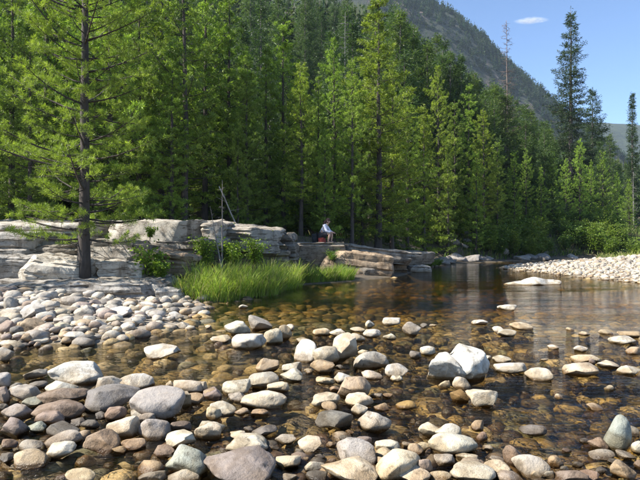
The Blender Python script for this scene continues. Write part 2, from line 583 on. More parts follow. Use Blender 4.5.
def put_stone(px, py, w, h, c, label=None, cat='stone', group=None, name='river_stone', ang=False, mesh=None, rz=None, sink=0.5, deepth=0.82):
    """px,py = centre of the visible stone in photo pixels, w,h its visible size"""
    th = math.atan2(py - 240, FPX)
    d = CAM_H * FPX / max(py + 0.3 * h - 240, 8)
    zc = 0.0
    for it in range(6):
        W = w / FPX * d
        b = 0.5 * W * deepth
        Ha = h / FPX * d / 2 / 0.86
        a2 = Ha * Ha - (b * math.sin(th)) ** 2
        a = math.sqrt(a2) / math.cos(th) if a2 > 0 else 0
        a = max(a, 0.20 * W)
        x0, y0 = (px - 320) / FPX * d, d
        g = max(0.0, hz(x0, y0) + 0.0) if y0 > 7.2 else 0.0
        zc = g + sink * a
        d = (CAM_H - zc) / max((py - 240) / FPX, 0.01)
    x, y = (px - 320) / FPX * d, d
    ms = mesh or (ANGULAR if ang else COBBLES)[prnd.randrange(8 if ang else 16)]
    if rz is None: rz = prnd.uniform(-0.45, 0.45) + (math.pi if prnd.random() < 0.5 else 0)
    o = link(name, ms, M_STONE, loc=(x, y, zc), rot=(prnd.uniform(-.12, .12), prnd.uniform(-.12, .12), rz), scale=(W * .48, b * .97, a * .9))
    base = np.array(PAL[c]) * prnd.uniform(0.85, 1.1)
    base = np.clip(base * np.array([prnd.uniform(.97, 1.03), 1, prnd.uniform(.94, 1.05)]), 0, 0.72)
    o.color = (*base, 1)
    placed.append((x, y, max(W / 2, b)))
    tag(o, label, cat, group)
    return o

# traced stones: crop A (x 0-220), crop B (x 200-420), crop C (x 420-640): centre x, centre y, width, height, colour in crop pixels
def tr(crop, x, y, w, h):
    ox, oy, s = {'A': (0, 290, 2.527), 'B': (200, 300, 2.668), 'C': (420, 300, 2.668)}[crop]
    return ox + x / s, oy + y / s, w / s, h / s

UNIQUE = [
    ('A', 195, 210, 142, 58, 'w', 1, 'broad white flat-topped boulder overhanging dark stones beside the cobble beach'),
    ('A', 400, 290, 142, 88, 'g', 0, 'big round grey boulder with dark shaded side standing in the stream'),
    ('A', 285, 280, 132, 66, 'd', 1, 'long dark grey angular boulder leaning against the round grey boulder'),
    ('A', 480, 432, 124, 80, 'n', 0, 'pale green rounded boulder touching the big purple-brown boulder'),
    ('A', 260, 382, 92, 58, 't', 1, 'tan angular stone split with a dark crack in shallow water'),
    ('A', 410, 158, 96, 24, 'w', 1, 'flat white stone lying alone off the cobble beach'),
    ('B', 130, 112, 96, 46, 'w', 0, 'bright white rounded boulder at the front of the tight cluster facing the grass'),
    ('B', 100, 76, 76, 40, 'w', 0, 'white boulder at the back corner of the tight cluster facing the grass'),
    ('B', 160, 66, 68, 42, 'g', 1, 'grey-white boulder on top of the tight cluster facing the grass'),
    ('B', 195, 100, 56, 48, 'c', 0, 'cream boulder in the middle of the tight cluster facing the grass'),
    ('B', 224, 90, 42, 48, 't', 1, 'tan upright stone at the end of the tight cluster facing the grass'),
    ('B', 385, 132, 72, 82, 'c', 1, 'tall cream boulder, the highest of the three wedged together midstream'),
    ('B', 285, 140, 78, 66, 'w', 0, 'white boulder at the end of the three wedged together midstream'),
    ('B', 335, 150, 78, 56, 'c', 0, 'cream boulder in the middle of the three wedged together midstream'),
    ('B', 455, 165, 98, 56, 'g', 1, 'cracked grey-white boulder beside the three wedged boulders'),
    ('B', 170, 265, 132, 46, 'c', 0, 'long cream stone shaped like a loaf in shallow water'),
    ('B', 410, 237, 94, 68, 't', 1, 'pinkish tan slanted block tipped up among cobbles'),
    ('B', 360, 322, 108, 58, 'd', 1, 'dark grey wedge-shaped rock in the middle of the shallows'),
    ('B', 130, 386, 122, 40, 'w', 0, 'white flat oval stone half sunk beside the big purple-brown boulder'),
    ('B', 100, 448, 214, 92, 'p', 0, 'big smooth purple-brown boulder, the largest in the shallows'),
    ('B', 420, 407, 118, 70, 'g', 0, 'grey-white slanted boulder resting on a cream pinkish boulder'),
    ('B', 400, 458, 156, 64, 'c', 0, 'cream pinkish broad boulder under the slanted grey-white boulder'),
    ('B', 525, 442, 134, 78, 'c', 0, 'cream smooth boulder with fine grey veins on the stone bar'),
    ('C', 105, 230, 0, 0, 'w', 0, ''),
    ('C', 165, 264, 94, 54, 'c', 1, 'cream wedge-shaped stone beside the split white boulder'),
    ('C', 318, 199, 72, 36, 'w', 0, 'smooth white dome-shaped stone alone in open water'),
    ('C', 240, 181, 88, 30, 'w', 0, 'long low white stone beside the split white boulder'),
    ('C', 430, 186, 94, 40, 'c', 1, 'cream blocky boulder in the riffle facing the gravel bar'),
    ('C', 530, 362, 78, 98, 'n', 0, 'pale green pointed boulder standing upright like an egg'),
    ('C', 85, 381, 144, 62, 'w', 0, 'large white loaf-shaped boulder on the stone bar'),
    ('C', 295, 442, 104, 60, 'g', 0, 'grey rounded boulder with pale band on the stone bar'),
    ('C', 250, 421, 60, 62, 'b', 0, 'brown-grey upright boulder leaning on the grey banded boulder'),
]
for crop, x, y, w_, h_, c, ang, lab in UNIQUE:
    if w_ == 0: continue
    put_stone(*tr(crop, x, y, w_, h_), c, lab, 'boulder', None, 'boulder', bool(ang))

# the split white boulder: two halves with a crack between, one thing
def split_boulder():
    v, f = cobble_verts(777, 5, 12, 0.9, (0.35, 0.26, 0.215), 0.05, 0.45, 0.8)
    s = v[:, 0] + 0.35 * v[:, 2] + 0.05 * pnoise(v * 5)
    crack = np.exp(-((s - 0.02) / 0.03) ** 2)
    v[:, 2] -= 0.04 * crack * (v[:, 2] > 0)
    v[:, 1] += 0.05 * crack * (v[:, 1] < 0)
    v[:, 2] += 0.06 * smooth(0.02, 0.12, s) * (v[:, 2] > -0.1) - 0.02
    me = mesh_np('boulder', v, f)
    d = CAM_H * FPX / (381 - 240)
    o = link('boulder', me, M_STONE, loc=((457 - 320) / FPX * (d + 0.2), d + 0.2, 0.10), rot=(0, 0, 0.1))
    o.color = (0.56, 0.53, 0.46, 1)
    placed.append((o.location.x, o.location.y, 0.4))
    tag(o, 'large white boulder split by a crack standing tall in the stream', 'boulder')
split_boulder()

GROUPS = {  # zone -> phrase used in labels
    'beach': 'on the cobble beach below the rock ledge',
    'shoal': 'around the big round grey boulder',
    'mid': 'around the dark wedge rock',
    'bar': 'around the large white loaf-shaped boulder',
    'riffle': 'between the split white boulder and gravel bar',
}
def lab_group(c, zone, size):
    s = 'large' if size > 34 else ('small' if size < 14 else 'medium')
    lab = '%s %s rounded stone %s' % (s, CNAME[c], GROUPS[zone])
    return lab, 'stones ' + GROUPS[zone]

T = {}
T['shoal'] = [('A', *t) for t in [
    (155, 247, 90, 36, 'w'), (90, 212, 60, 26, 'g'), (65, 265, 82, 48, 'g'), (85, 284, 56, 28, 'n'), (10, 232, 38, 46, 'g'), (45, 308, 78, 38, 'g'),
    (38, 347, 74, 52, 'p'), (150, 303, 140, 46, 'b'), (160, 270, 128, 36, 'b'), (130, 327, 76, 44, 'b'), (92, 350, 48, 28, 'n'),
    (275, 244, 62, 46, 'g'), (345, 231, 92, 42, 'w'), (478, 244, 86, 38, 'c'), (535, 262, 42, 30, 't'), (310, 350, 86, 60, 'c'), (390, 353, 86, 52, 'g'),
    (458, 345, 56, 28, 'p'), (455, 381, 82, 46, 'w'), (530, 356, 76, 46, 'c'), (160, 377, 96, 34, 'g'), (160, 357, 90, 22, 'd'),
    (80, 394, 62, 32, 'g'), (150, 406, 80, 36, 'w'), (80, 426, 92, 42, 'c'), (205, 471, 82, 26, 'c'), (385, 471, 72, 34, 'g'), (465, 469, 90, 38, 'g'),
    (290, 315, 60, 36, 'b'), (350, 316, 42, 30, 'g'), (372, 326, 46, 30, 'g'), (460, 281, 46, 46, 'c'), (492, 276, 50, 30, 't'), (540, 313, 42, 36, 'c'),
    (430, 240, 26, 20, 'c'), (95, 241, 50, 22, 'd'), (40, 244, 32, 20, 'd'), (10, 271, 32, 50, 'p'), (15, 166, 46, 42, 'g'),
    (335, 389, 70, 26, 't'), (415, 411, 52, 26, 'b'), (230, 341, 50, 26, 'd'), (215, 262, 40, 22, 'b'), (195, 335, 40, 20, 'd'), (255, 318, 30, 18, 'd'),
    (20, 390, 45, 24, 'b'), (15, 425, 40, 26, 'd'), (230, 300, 40, 22, 'd'), (420, 365, 34, 18, 'd'), (300, 405, 40, 18, 't'), (10, 300, 30, 26, 'd')]]
T['beach'] = [('A', *t) for t in [
    (85, 60, 72, 48, 'g'), (85, 95, 66, 48, 't'), (25, 65, 56, 32, 'c'), (20, 98, 52, 42, 'b'), (55, 118, 52, 24, 'w'), (98, 125, 52, 24, 'w'),
    (190, 118, 62, 28, 'w'), (185, 29, 62, 30, 'g'), (130, 40, 42, 24, 'g'), (215, 55, 62, 32, 'g'), (240, 35, 32, 22, 'p'), (165, 78, 52, 24, 'g'),
    (240, 88, 62, 28, 'g'), (285, 78, 42, 22, 'c'), (305, 60, 62, 32, 'w'), (335, 50, 42, 26, 'c'), (375, 42, 46, 26, 'w'), (330, 83, 36, 22, 'g'),
    (400, 56, 42, 20, 'c'), (280, 45, 42, 22, 'g'), (150, 96, 50, 26, 'c'), (160, 56, 42, 26, 'g'), (355, 71, 32, 20, 'c'), (25, 38, 44, 42, 'g'),
    (20, 136, 44, 20, 'w'), (60, 140, 30, 14, 'g'), (120, 75, 34, 22, 'b'), (125, 100, 36, 22, 'g'), (195, 88, 36, 20, 'c'), (205, 100, 40, 20, 'g'),
    (260, 62, 30, 20, 'g'), (265, 102, 30, 14, 'c'), (150, 30, 30, 20, 'c'), (110, 28, 34, 20, 'g'), (55, 30, 40, 30, 'g'), (225, 75, 34, 20, 'w'),
    (375, 62, 28, 16, 'w'), (445, 66, 40, 22, 'w'), (458, 91, 46, 22, 'g'), (430, 52, 26, 14, 'c'), (545, 127, 28, 16, 'w'), (420, 75, 26, 12, 'g'), (528, 95, 16, 10, 'w')]]
T['mid'] = [('B', *t) for t in [
    (55, 105, 56, 18, 'c'), (240, 75, 26, 20, 'w'), (115, 18, 26, 12, 'w'), (22, 73, 18, 12, 'w'),
    (325, 86, 52, 22, 'c'), (368, 88, 52, 22, 'w'), (420, 101, 46, 24, 'w'), (457, 91, 52, 24, 'w'), (453, 66, 26, 24, 'w'), (510, 59, 52, 24, 'w'),
    (505, 98, 36, 18, 'w'), (420, 80, 42, 15, 'c'), (435, 141, 30, 18, 'c'), (565, 80, 52, 42, 'g'), (575, 148, 34, 24, 'd'),
    (525, 190, 66, 42, 'w'), (460, 201, 62, 24, 'w'), (525, 211, 36, 18, 'w'), (180, 176, 66, 42, 't'), (165, 215, 102, 46, 'g'), (245, 181, 56, 32, 'w'),
    (245, 205, 62, 36, 'w'), (210, 233, 62, 28, 'c'), (330, 178, 76, 40, 't'), (380, 209, 52, 32, 'w'), (335, 216, 56, 20, 'c'),
    (335, 269, 82, 42, 'c'), (345, 286, 46, 26, 't'), (425, 270, 76, 40, 'c'), (425, 294, 46, 36, 'w'), (465, 326, 96, 56, 'g'), (485, 286, 42, 20, 't'),
    (470, 255, 36, 16, 'g'), (30, 346, 78, 46, 'c'), (60, 292, 76, 36, 'w'), (35, 250, 62, 32, 'p'), (95, 236, 82, 42, 'w'),
    (100, 259, 52, 32, 'g'), (110, 298, 42, 18, 'c'), (160, 301, 50, 16, 't'), (5, 233, 28, 32, 'w'), (175, 350, 76, 32, 'd'), (100, 363, 52, 26, 'c'),
    (230, 371, 62, 28, 'g'), (295, 389, 72, 44, 'c'), (235, 430, 72, 36, 'c'), (305, 447, 56, 36, 'g'), (240, 474, 42, 22, 'g'), (310, 470, 62, 16, 'd'),
    (265, 405, 34, 18, 'd'), (350, 385, 30, 16, 't'), (130, 348, 30, 18, 'd'), (375, 180, 26, 14, 'd'), (360, 238, 30, 16, 't'), (290, 190, 26, 14, 'c'),
    (275, 108, 40, 16, 'w'), (390, 370, 40, 14, 'd'), (400, 352, 26, 12, 't'), (550, 280, 60, 16, 'y'), (500, 255, 30, 12, 't'), (200, 395, 26, 14, 'd'),
    (320, 420, 30, 16, 'd'), (350, 430, 26, 16, 'b'), (280, 425, 24, 14, 't')]]
T['riffle'] = [('C', *t) for t in [
    (110, 223, 52, 36, 'c'), (105, 259, 52, 36, 'y'), (65, 226, 32, 26, 'c'), (20, 137, 46, 30, 'w'), (218, 159, 52, 22, 'w'), (180, 156, 22, 16, 'w'),
    (370, 257, 24, 14, 'c'), (505, 235, 28, 14, 'w'), (467, 286, 42, 12, 'c'), (158, 60, 44, 15, 'w'), (208, 80, 32, 20, 'w'), (232, 89, 52, 20, 'w'),
    (232, 20, 52, 14, 'w'), (10, 69, 22, 14, 'd'), (355, 126, 32, 12, 'w'), (428, 131, 36, 20, 'w'), (438, 90, 30, 12, 'c'), (495, 86, 40, 14, 'c'),
    (555, 92, 62, 16, 't'), (540, 108, 72, 16, 'w'), (440, 157, 72, 18, 'c'), (458, 166, 22, 20, 'p'), (500, 173, 58, 20, 'w'), (560, 188, 66, 28, 'w'),
    (570, 136, 42, 22, 't'), (475, 386, 52, 32, 'b'), (485, 411, 72, 22, 'g'), (550, 416, 52, 22, 'g'), (580, 395, 34, 38, 'w'), (545, 456, 68, 48, 't'),
    (565, 350, 40, 26, 'd'), (300, 347, 76, 26, 'd'), (155, 336, 42, 30, 't'), (165, 366, 32, 26, 'b'), (35, 68, 22, 8, 'c'), (270, 70, 60, 8, 'c'),
    (440, 375, 34, 14, 'd'), (390, 401, 32, 14, 'p'), (520, 432, 40, 14, 'd'), (585, 440, 30, 24, 'b'), (330, 160, 22, 8, 'c'), (400, 78, 24, 9, 'c')]]
T['bar'] = [('C', *t) for t in [
    (75, 356, 76, 52, 'w'), (25, 351, 62, 42, 'c'), (125, 418, 62, 24, 'w'), (65, 428, 62, 32, 'g'), (140, 461, 124, 44, 'w'), (10, 451, 48, 52, 'b'),
    (205, 451, 72, 42, 'c'), (360, 431, 46, 32, 't'), (400, 470, 92, 28, 'p'), (450, 470, 62, 24, 'b'), (55, 469, 62, 28, 'c'), (205, 426, 42, 18, 'g'),
    (240, 473, 72, 18, 'g'), (310, 468, 32, 22, 'c'), (10, 395, 34, 24, 'c'), (180, 395, 34, 18, 'g'), (165, 438, 36, 18, 'b'), (95, 405, 36, 16, 't'),
    (340, 465, 36, 22, 'g'), (385, 452, 28, 18, 'd'), (420, 440, 30, 18, 'd'), (480, 455, 34, 16, 'd')]] + [('B', *t) for t in [
    (430, 381, 62, 30, 'p'), (500, 391, 72, 36, 'w'), (562, 468, 110, 44, 'c'), (575, 401, 44, 36, 't'), (480, 430, 40, 26, 't'), (550, 385, 30, 18, 'c')]]
for zone, lst in T.items():
    for crop, x, y, w_, h_, c in lst:
        q = tr(crop, x, y, w_, h_)
        lab, grp = lab_group(c, zone, q[2])
        put_stone(*q, c, lab, 'stone', grp, 'river_stone', ang=(prnd.random() < 0.2), sink=0.42 if zone in ('beach', 'bar') else 0.5)

# flat pale slab lying in the pool
def pool_slab():
    v, f = cobble_verts(888, 5, 10, 0.9, (0.99, 0.42, 0.21), 0.06, 0.5, 0.85)
    v[:, 2] += 0.05 * np.cos(v[:, 0] * 6.5) - 0.02
    d = CAM_H * FPX / (285 - 240)
    o = link('boulder', mesh_np('boulder', v, f), M_STONE, loc=((536 - 320) / FPX * d, d + 0.3, 0.03), rot=(0, 0, 0.08))
    o.color = (0.56, 0.53, 0.46, 1)
    placed.append((o.location.x, o.location.y, 0.9))
    tag(o, 'long flat white rock lying alone in the calm pool', 'boulder')
pool_slab()

# loose stones too many to count, one object per ground they lie on
def scatter(name, n, sampler, size, pal, sub, label, mat, embed, maxslope=None, flat=(0.45, 0.8), seed=1):
    rs = np.random.RandomState(seed)
    protos = [cobble_verts(900 + seed * 20 + k, sub, 6, 0.75, (1, 1, 1), 0.05) for k in range(8)]
    P = sampler(rs, n)
    n = len(P)
    hh = hgt(P[:, 0], P[:, 1])
    V, F, C = [], [], []
    off = 0
    for k in range(n):
        v, f = protos[rs.randint(8)]
        r = size(rs, P[k])
        az = rs.uniform(0, 6.28)
        s = np.array([r, r * rs.uniform(.6, .95), r * rs.uniform(*flat)])
        vv = v * s
        tilt = rs.uniform(-.25, .25)
        c_, s_ = math.cos(tilt), math.sin(tilt)
        vv = vv @ np.array([[1, 0, 0], [0, c_, s_], [0, -s_, c_]])
        c_, s_ = math.cos(az), math.sin(az)
        vv = vv @ np.array([[c_, s_, 0], [-s_, c_, 0], [0, 0, 1]])
        V.append(vv + np.array([P[k, 0], P[k, 1], hh[k] + embed * s[2]]))
        F.append(f + off); off += len(v)
        cc = np.array(pal[rs.randint(len(pal))]) * rs.uniform(.75, 1.2)
        C.append(np.tile(cc, (len(v), 1)))
    o = link(name, mesh_np(name, np.concatenate(V), np.concatenate(F), np.concatenate(C)), mat)
    tag(o, label, 'stones', None, 'stuff')
    return o

PL = np.array(placed)
def clear_of(P, k=0.75):
    d = ((P[:, None, :2] - PL[None, :, :2]) ** 2).sum(2)
    return P[(d > (PL[None, :, 2] * k) ** 2).all(1)]

def s_bed_near(rs, n):
    y = 2.9 + (rs.rand(n * 2) ** 1.5) * 8
    x = (rs.rand(n * 2) - 0.5) * (1.5 * y + 1.5)
    P = np.stack([x, y], 1)
    return P[sdist(WATER, P) > 0.05][:n]
BEDPAL = [(1.32 * c[0], 1.25 * c[1], 1.3 * c[2]) for c in [(0.22, 0.155, 0.055), (0.15, 0.11, 0.045), (0.26, 0.20, 0.09), (0.09, 0.07, 0.04), (0.32, 0.25, 0.13), (0.19, 0.13, 0.045), (0.13, 0.12, 0.07)]]
scatter('river_bed_stones', 1700, s_bed_near, lambda rs, p: rs.uniform(.05, .15) * (1 + 0.04 * p[1]), BEDPAL, 2, 'amber brown stones lying under the clear shallow water', M_BED, 0.25, flat=(.35, .6), seed=2)
def s_bed_far(rs, n):
    y = 9 + (rs.rand(n * 2) ** 1.3) * 14
    x = (rs.rand(n * 2) - 0.42) * (1.4 * y)
    P = np.stack([x, y], 1)
    return P[sdist(WATER, P) > 0.1][:n]
scatter('river_bed_stones', 2400, s_bed_far, lambda rs, p: rs.uniform(.09, .24), BEDPAL, 1, 'brown stones on the bottom of the deeper pool', M_BED, 0.15, flat=(.3, .5), seed=3)

def s_bar(rs, n):
    y = 12 + rs.rand(n * 6) * 30
    x = 9 + rs.rand(n * 6) * 20
    P = np.stack([x, y], 1)
    sw = -sdist(WATER, P)
    ok = (sw > -0.25) & (y < 31.3 + 0.63 * (x - 9.6)) & (x < 0.66 * y + 1.5) & (rs.rand(len(x)) < np.clip(1.3 - sw * 0.06, 0.35, 1))
    return P[ok][:n]
PALE = [PAL['w'], PAL['w'], PAL['w'], PAL['c'], PAL['c'], PAL['g'], (0.42, 0.38, 0.32), (0.36, 0.3, 0.24), PAL['t'], PAL['g']]
scatter('gravel_bar_stones', 8800, s_bar, lambda rs, p: min(rs.uniform(.035, .09) * (2.0 if rs.rand() < .10 else 1), .22), PALE, 1, 'pale sunlit cobbles covering the gravel bar across the pool', M_STONES, 0.35, seed=4)

def s_beach(rs, n):
    x = -8 + rs.rand(n * 6) * 6; y = 7.5 + rs.rand(n * 6) * 6.5
    P = np.stack([x, y], 1)
    sw = -sdist(WATER, P)
    P = P[(sw > -0.35) & (sw < 4) & (sdist(UPLAND, P) < 0.3)]
    return clear_of(P, .7)[:n]
scatter('beach_pebbles', 780, s_beach, lambda rs, p: .035 + .15 * rs.rand() ** 2, PALE + [PAL['g'], PAL['g'], PAL['d'], PAL['b'], PAL['p']], 2, 'small pebbles between the cobbles of the beach under the ledge', M_STONES, 0.3, seed=5)

def s_small(rs, n):
    k = rs.randint(len(PL), size=n * 3)
    a = rs.uniform(0, 6.28, n * 3)
    r = PL[k, 2] + rs.exponential(.16, n * 3)
    P = np.stack([PL[k, 0] + r * np.cos(a), PL[k, 1] + r * np.sin(a)], 1)
    P = P[(P[:, 1] > 3.0) & (P[:, 1] < 9)]
    return clear_of(P, .85)[:n]
scatter('streambed_pebbles', 1400, s_small, lambda rs, p: rs.uniform(.03, .10), PALE[3:] + [PAL['d'], PAL['b'], PAL['p'], PAL['t'], (0.2, 0.15, 0.09)], 2, 'small wet pebbles filling gaps between the larger stream stones', M_STONES, 1.15, flat=(.5, .8), seed=6)

# ---------------------------------------------------------------- rock ledge
def box_rock(name, L, D, Hh, seed, r=0.08, amp=0.06, strata=0.07, res=0.06, taper=0.0, bev=0.0):
    """block of bedrock, L x D x H metres, origin at the middle of its bottom"""
    nx_, ny_, nz_ = [int(np.clip(a / res, 5, 72)) for a in (L, D, Hh)]
    P, Fq, off = [], [], 0
    for ax in range(3):
        a, b = [(1, 2), (2, 0), (0, 1)][ax]
        na, nb = (nx_, ny_, nz_)[a], (nx_, ny_, nz_)[b]
        A, B = np.meshgrid(np.linspace(-1, 1, na + 1), np.linspace(-1, 1, nb + 1), indexing='ij')
        for sg in (-1, 1):
            v = np.empty((A.size, 3)); v[:, a] = A.ravel(); v[:, b] = B.ravel(); v[:, ax] = sg
            i = np.arange(na)[:, None] * (nb + 1) + np.arange(nb)[None, :]
            q = np.stack([i, i + nb + 1, i + nb + 2, i + 1], -1).reshape(-1, 4)
            if sg < 0: q = q[:, ::-1]
            P.append(v); Fq.append(q + off); off += len(v)
    P = np.concatenate(P); Fq = np.concatenate(Fq)
    _, first, inv = np.unique(np.round(P, 5), axis=0, return_index=True, return_inverse=True)
    P = P[first]; Fq = inv.ravel()[Fq]
    hs = np.array([L, D, Hh]) / 2
    r = min(r * .6, hs.min() * 0.6)
    v = P * hs
    inner = np.clip(v, -(hs - r), hs - r)
    dd = v - inner
    ln = np.linalg.norm(dd, axis=1); ln[ln == 0] = 1
    nrm = dd / ln[:, None]
    v = inner + nrm * r
    rs = np.random.RandomState(seed)
    o = rs.rand(3) * 50
    lay = pnoise(np.stack([v[:, 0] * .25 + o[0], v[:, 1] * .25, v[:, 2] * 4.5 + o[1]], 1))
    nl = fbm(v * np.array([.8, .8, 1.5]) + o, 4)
    nb_ = fbm(v * 4 + o, 3)
    v = v + nrm * (amp * 1.9 * nl + amp * .45 * nb_)[:, None]
    hor = nrm.copy(); hor[:, 2] = 0
    # bedding: layers of uneven thickness stand proud or back, with a groove between them
    zz = v[:, 2] + .05 * pnoise(np.stack([v[:, 0] * .8, v[:, 1] * .8, v[:, 0] * 0 + seed], 1))
    th = np.cumsum(rs.uniform(.10, .32, 40)) - hs[2] - .3
    li = np.searchsorted(th, zz)
    off_ = rs.uniform(-1, 1, 42)[li] + .5 * pnoise(np.stack([v[:, 0] * .7 + li * 3.1, v[:, 1] * .7, li * 1.7], 1))
    gd = np.minimum(np.abs(zz - th[np.clip(li, 0, 39)]), np.abs(zz - th[np.clip(li - 1, 0, 39)]))
    v = v + hor * (strata * 1.1 * off_ - strata * .9 * np.exp(-(gd / .03) ** 2))[:, None]
    # a few planar breaks
    for k in range(7):
        nn = rs.randn(3); nn[2] *= .6; nn /= np.linalg.norm(nn)
        ext = (np.abs(nn) * hs).sum()
        d = ext * rs.uniform(.68, .92)
        e = np.maximum(0, v @ nn - d)
        v -= .97 * e[:, None] * nn
    v += nrm * (amp * .5 * fbm(v * 3.1 + o, 4, 2.2, .55))[:, None]
    if taper: v[:, 1] += taper * (v[:, 2] + hs[2])
    v[:, 2] += hs[2]
    me = mesh_np(name, v, Fq)
    me.set_sharp_from_angle(angle=R(32))
    return me

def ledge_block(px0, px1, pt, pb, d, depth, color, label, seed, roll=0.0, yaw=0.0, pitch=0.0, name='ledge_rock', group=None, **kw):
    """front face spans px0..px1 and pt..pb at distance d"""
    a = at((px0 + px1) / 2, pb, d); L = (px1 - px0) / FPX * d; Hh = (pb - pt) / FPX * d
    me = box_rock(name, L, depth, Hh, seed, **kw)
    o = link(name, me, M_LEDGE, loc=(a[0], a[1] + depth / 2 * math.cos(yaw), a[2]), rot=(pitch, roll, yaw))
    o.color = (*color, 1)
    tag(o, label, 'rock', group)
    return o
GR = (0.33, 0.295, 0.245); GB = (0.32, 0.30, 0.27); OR = (0.34, 0.255, 0.17); PA = (0.45, 0.41, 0.345); DK = (0.20, 0.175, 0.14)  # paler and darker base colours carry the sun on tops, shade on faces
B = ledge_block
B(-60, 150, 283, 312, 13.0, 2.6, GB, 'long low blue-grey slab along the top of the cobble beach', 1, roll=-0.012, r=.16, amp=.07, pitch=0.05)
B(84, 158, 280, 307, 13.4, 1.6, GR, 'cracked grey slab below the pine with dark undercut at water', 2, roll=0.06, r=.14, pitch=0.05)
B(-30, 40, 257, 290, 14.2, 1.7, GB, 'grey rounded block behind the low blue-grey slab, beside a dappled boulder', 3, r=.25, amp=.09)
B(14, 84, 259, 291, 14.0, 1.9, PA, 'pale dappled boulder wedged behind the low blue-grey slab', 4, roll=.1, r=.3, amp=.1)
B(92, 142, 262, 288, 14.2, 1.6, PA, 'pale wedge boulder beside the foot of the pine', 5, roll=.1, r=.2)
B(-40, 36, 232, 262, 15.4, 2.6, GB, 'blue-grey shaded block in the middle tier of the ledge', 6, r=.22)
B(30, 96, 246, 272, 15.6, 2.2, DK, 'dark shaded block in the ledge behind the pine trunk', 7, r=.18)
B(88, 134, 240, 268, 15.6, 2.0, GR, 'grey brown block in the ledge next to the pine trunk', 8, r=.18, roll=.03)
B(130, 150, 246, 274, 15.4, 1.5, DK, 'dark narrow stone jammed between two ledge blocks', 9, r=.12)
B(138, 190, 252, 276, 15.2, 1.6, OR, 'orange-brown tilted block under the long top slab', 10, roll=.14, r=.14)
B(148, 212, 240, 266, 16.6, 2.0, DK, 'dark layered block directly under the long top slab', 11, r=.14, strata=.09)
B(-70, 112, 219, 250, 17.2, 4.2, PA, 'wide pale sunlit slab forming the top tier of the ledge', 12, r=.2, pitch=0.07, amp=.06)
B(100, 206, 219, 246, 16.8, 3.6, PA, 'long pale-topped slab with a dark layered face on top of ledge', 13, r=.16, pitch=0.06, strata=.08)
B(200, 222, 221, 246, 17.0, 3.2, GR, 'short grey block ending the long pale-topped slab', 14, r=.16, pitch=.05)
B(214, 280, 226, 252, 18.2, 3.2, GR, 'sloping grey slab behind the leafy shrub on the ledge', 15, roll=.07, r=.2, pitch=.05)
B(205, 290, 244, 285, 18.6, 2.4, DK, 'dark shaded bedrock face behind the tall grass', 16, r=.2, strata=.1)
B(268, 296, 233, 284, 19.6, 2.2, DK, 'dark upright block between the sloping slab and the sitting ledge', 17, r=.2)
B(288, 350, 243, 272, 22.6, 3.4, GR, 'flat-topped grey ledge on which the person sits', 18, r=.1, strata=.09, amp=.045)
B(318, 392, 252, 276, 22.4, 2.4, OR, 'orange-stained slanted rock under the sitting ledge', 19, roll=.12, r=.12, strata=.03)
B(340, 412, 248, 262, 24.2, 3.0, GR, 'long grey slab sloping down from the sitting ledge to water', 20, roll=.12, r=.14)
B(372, 434, 252, 264, 26.5, 3.0, GR, 'low grey slab continuing the ledge toward the far bank', 21, roll=.02, r=.14)
B(372, 394, 262, 279, 23.6, 1.6, OR, 'square orange-brown block at the waterline under the grey slab', 22, r=.07, amp=.04)
B(391, 408, 263, 277, 24.8, 1.6, OR, 'small orange-brown block at the waterline beside the square one', 23, r=.07, amp=.04)
B(352, 374, 268, 281, 22.4, 1.4, GR, 'grey stone at the waterline past the grass strip', 24, r=.1)
B(410, 434, 266, 276, 25.6, 1.2, PA, 'pale round boulder at the tip of the ledge in water', 25, r=.2, name='boulder')
B(150, 184, 289, 301, 13.3, .9, PA, 'small pale stones step at the water beside the grass bank', 26, r=.12, roll=-.03)
B(140, 160, 284, 303, 13.5, .9, PA, 'pale pointed stone beside the cracked grey slab', 27, r=.12, roll=.1)
# tumbled rocks along the far bank
rs = np.random.RandomState(31)
for k in range(70):
    px = rs.uniform(432, 575); d = rs.uniform(33, 44)
    x = (px - 320) / FPX * d
    z = hz(x, d)
    if z < -0.05 or sdist(UPLAND, np.array([[x, d]]))[0] < -1.2: continue
    r = rs.uniform(.25, .75)
    o = link('bank_rock', ANGULAR[rs.randint(8)], M_STONE, loc=(x, d, z + r * .12), rot=(rs.uniform(-.3, .3), rs.uniform(-.3, .3), rs.uniform(0, 6)), scale=(r, r * rs.uniform(.6, .9), r * rs.uniform(.35, .6)))
    g = rs.uniform(.5, 1.0)
    o.color = (.36 * g, .33 * g, .30 * g, 1)
    tag(o, 'dull grey angular rock tumbled along the shaded far bank below the trees', 'rock', 'rocks along the shaded far bank')

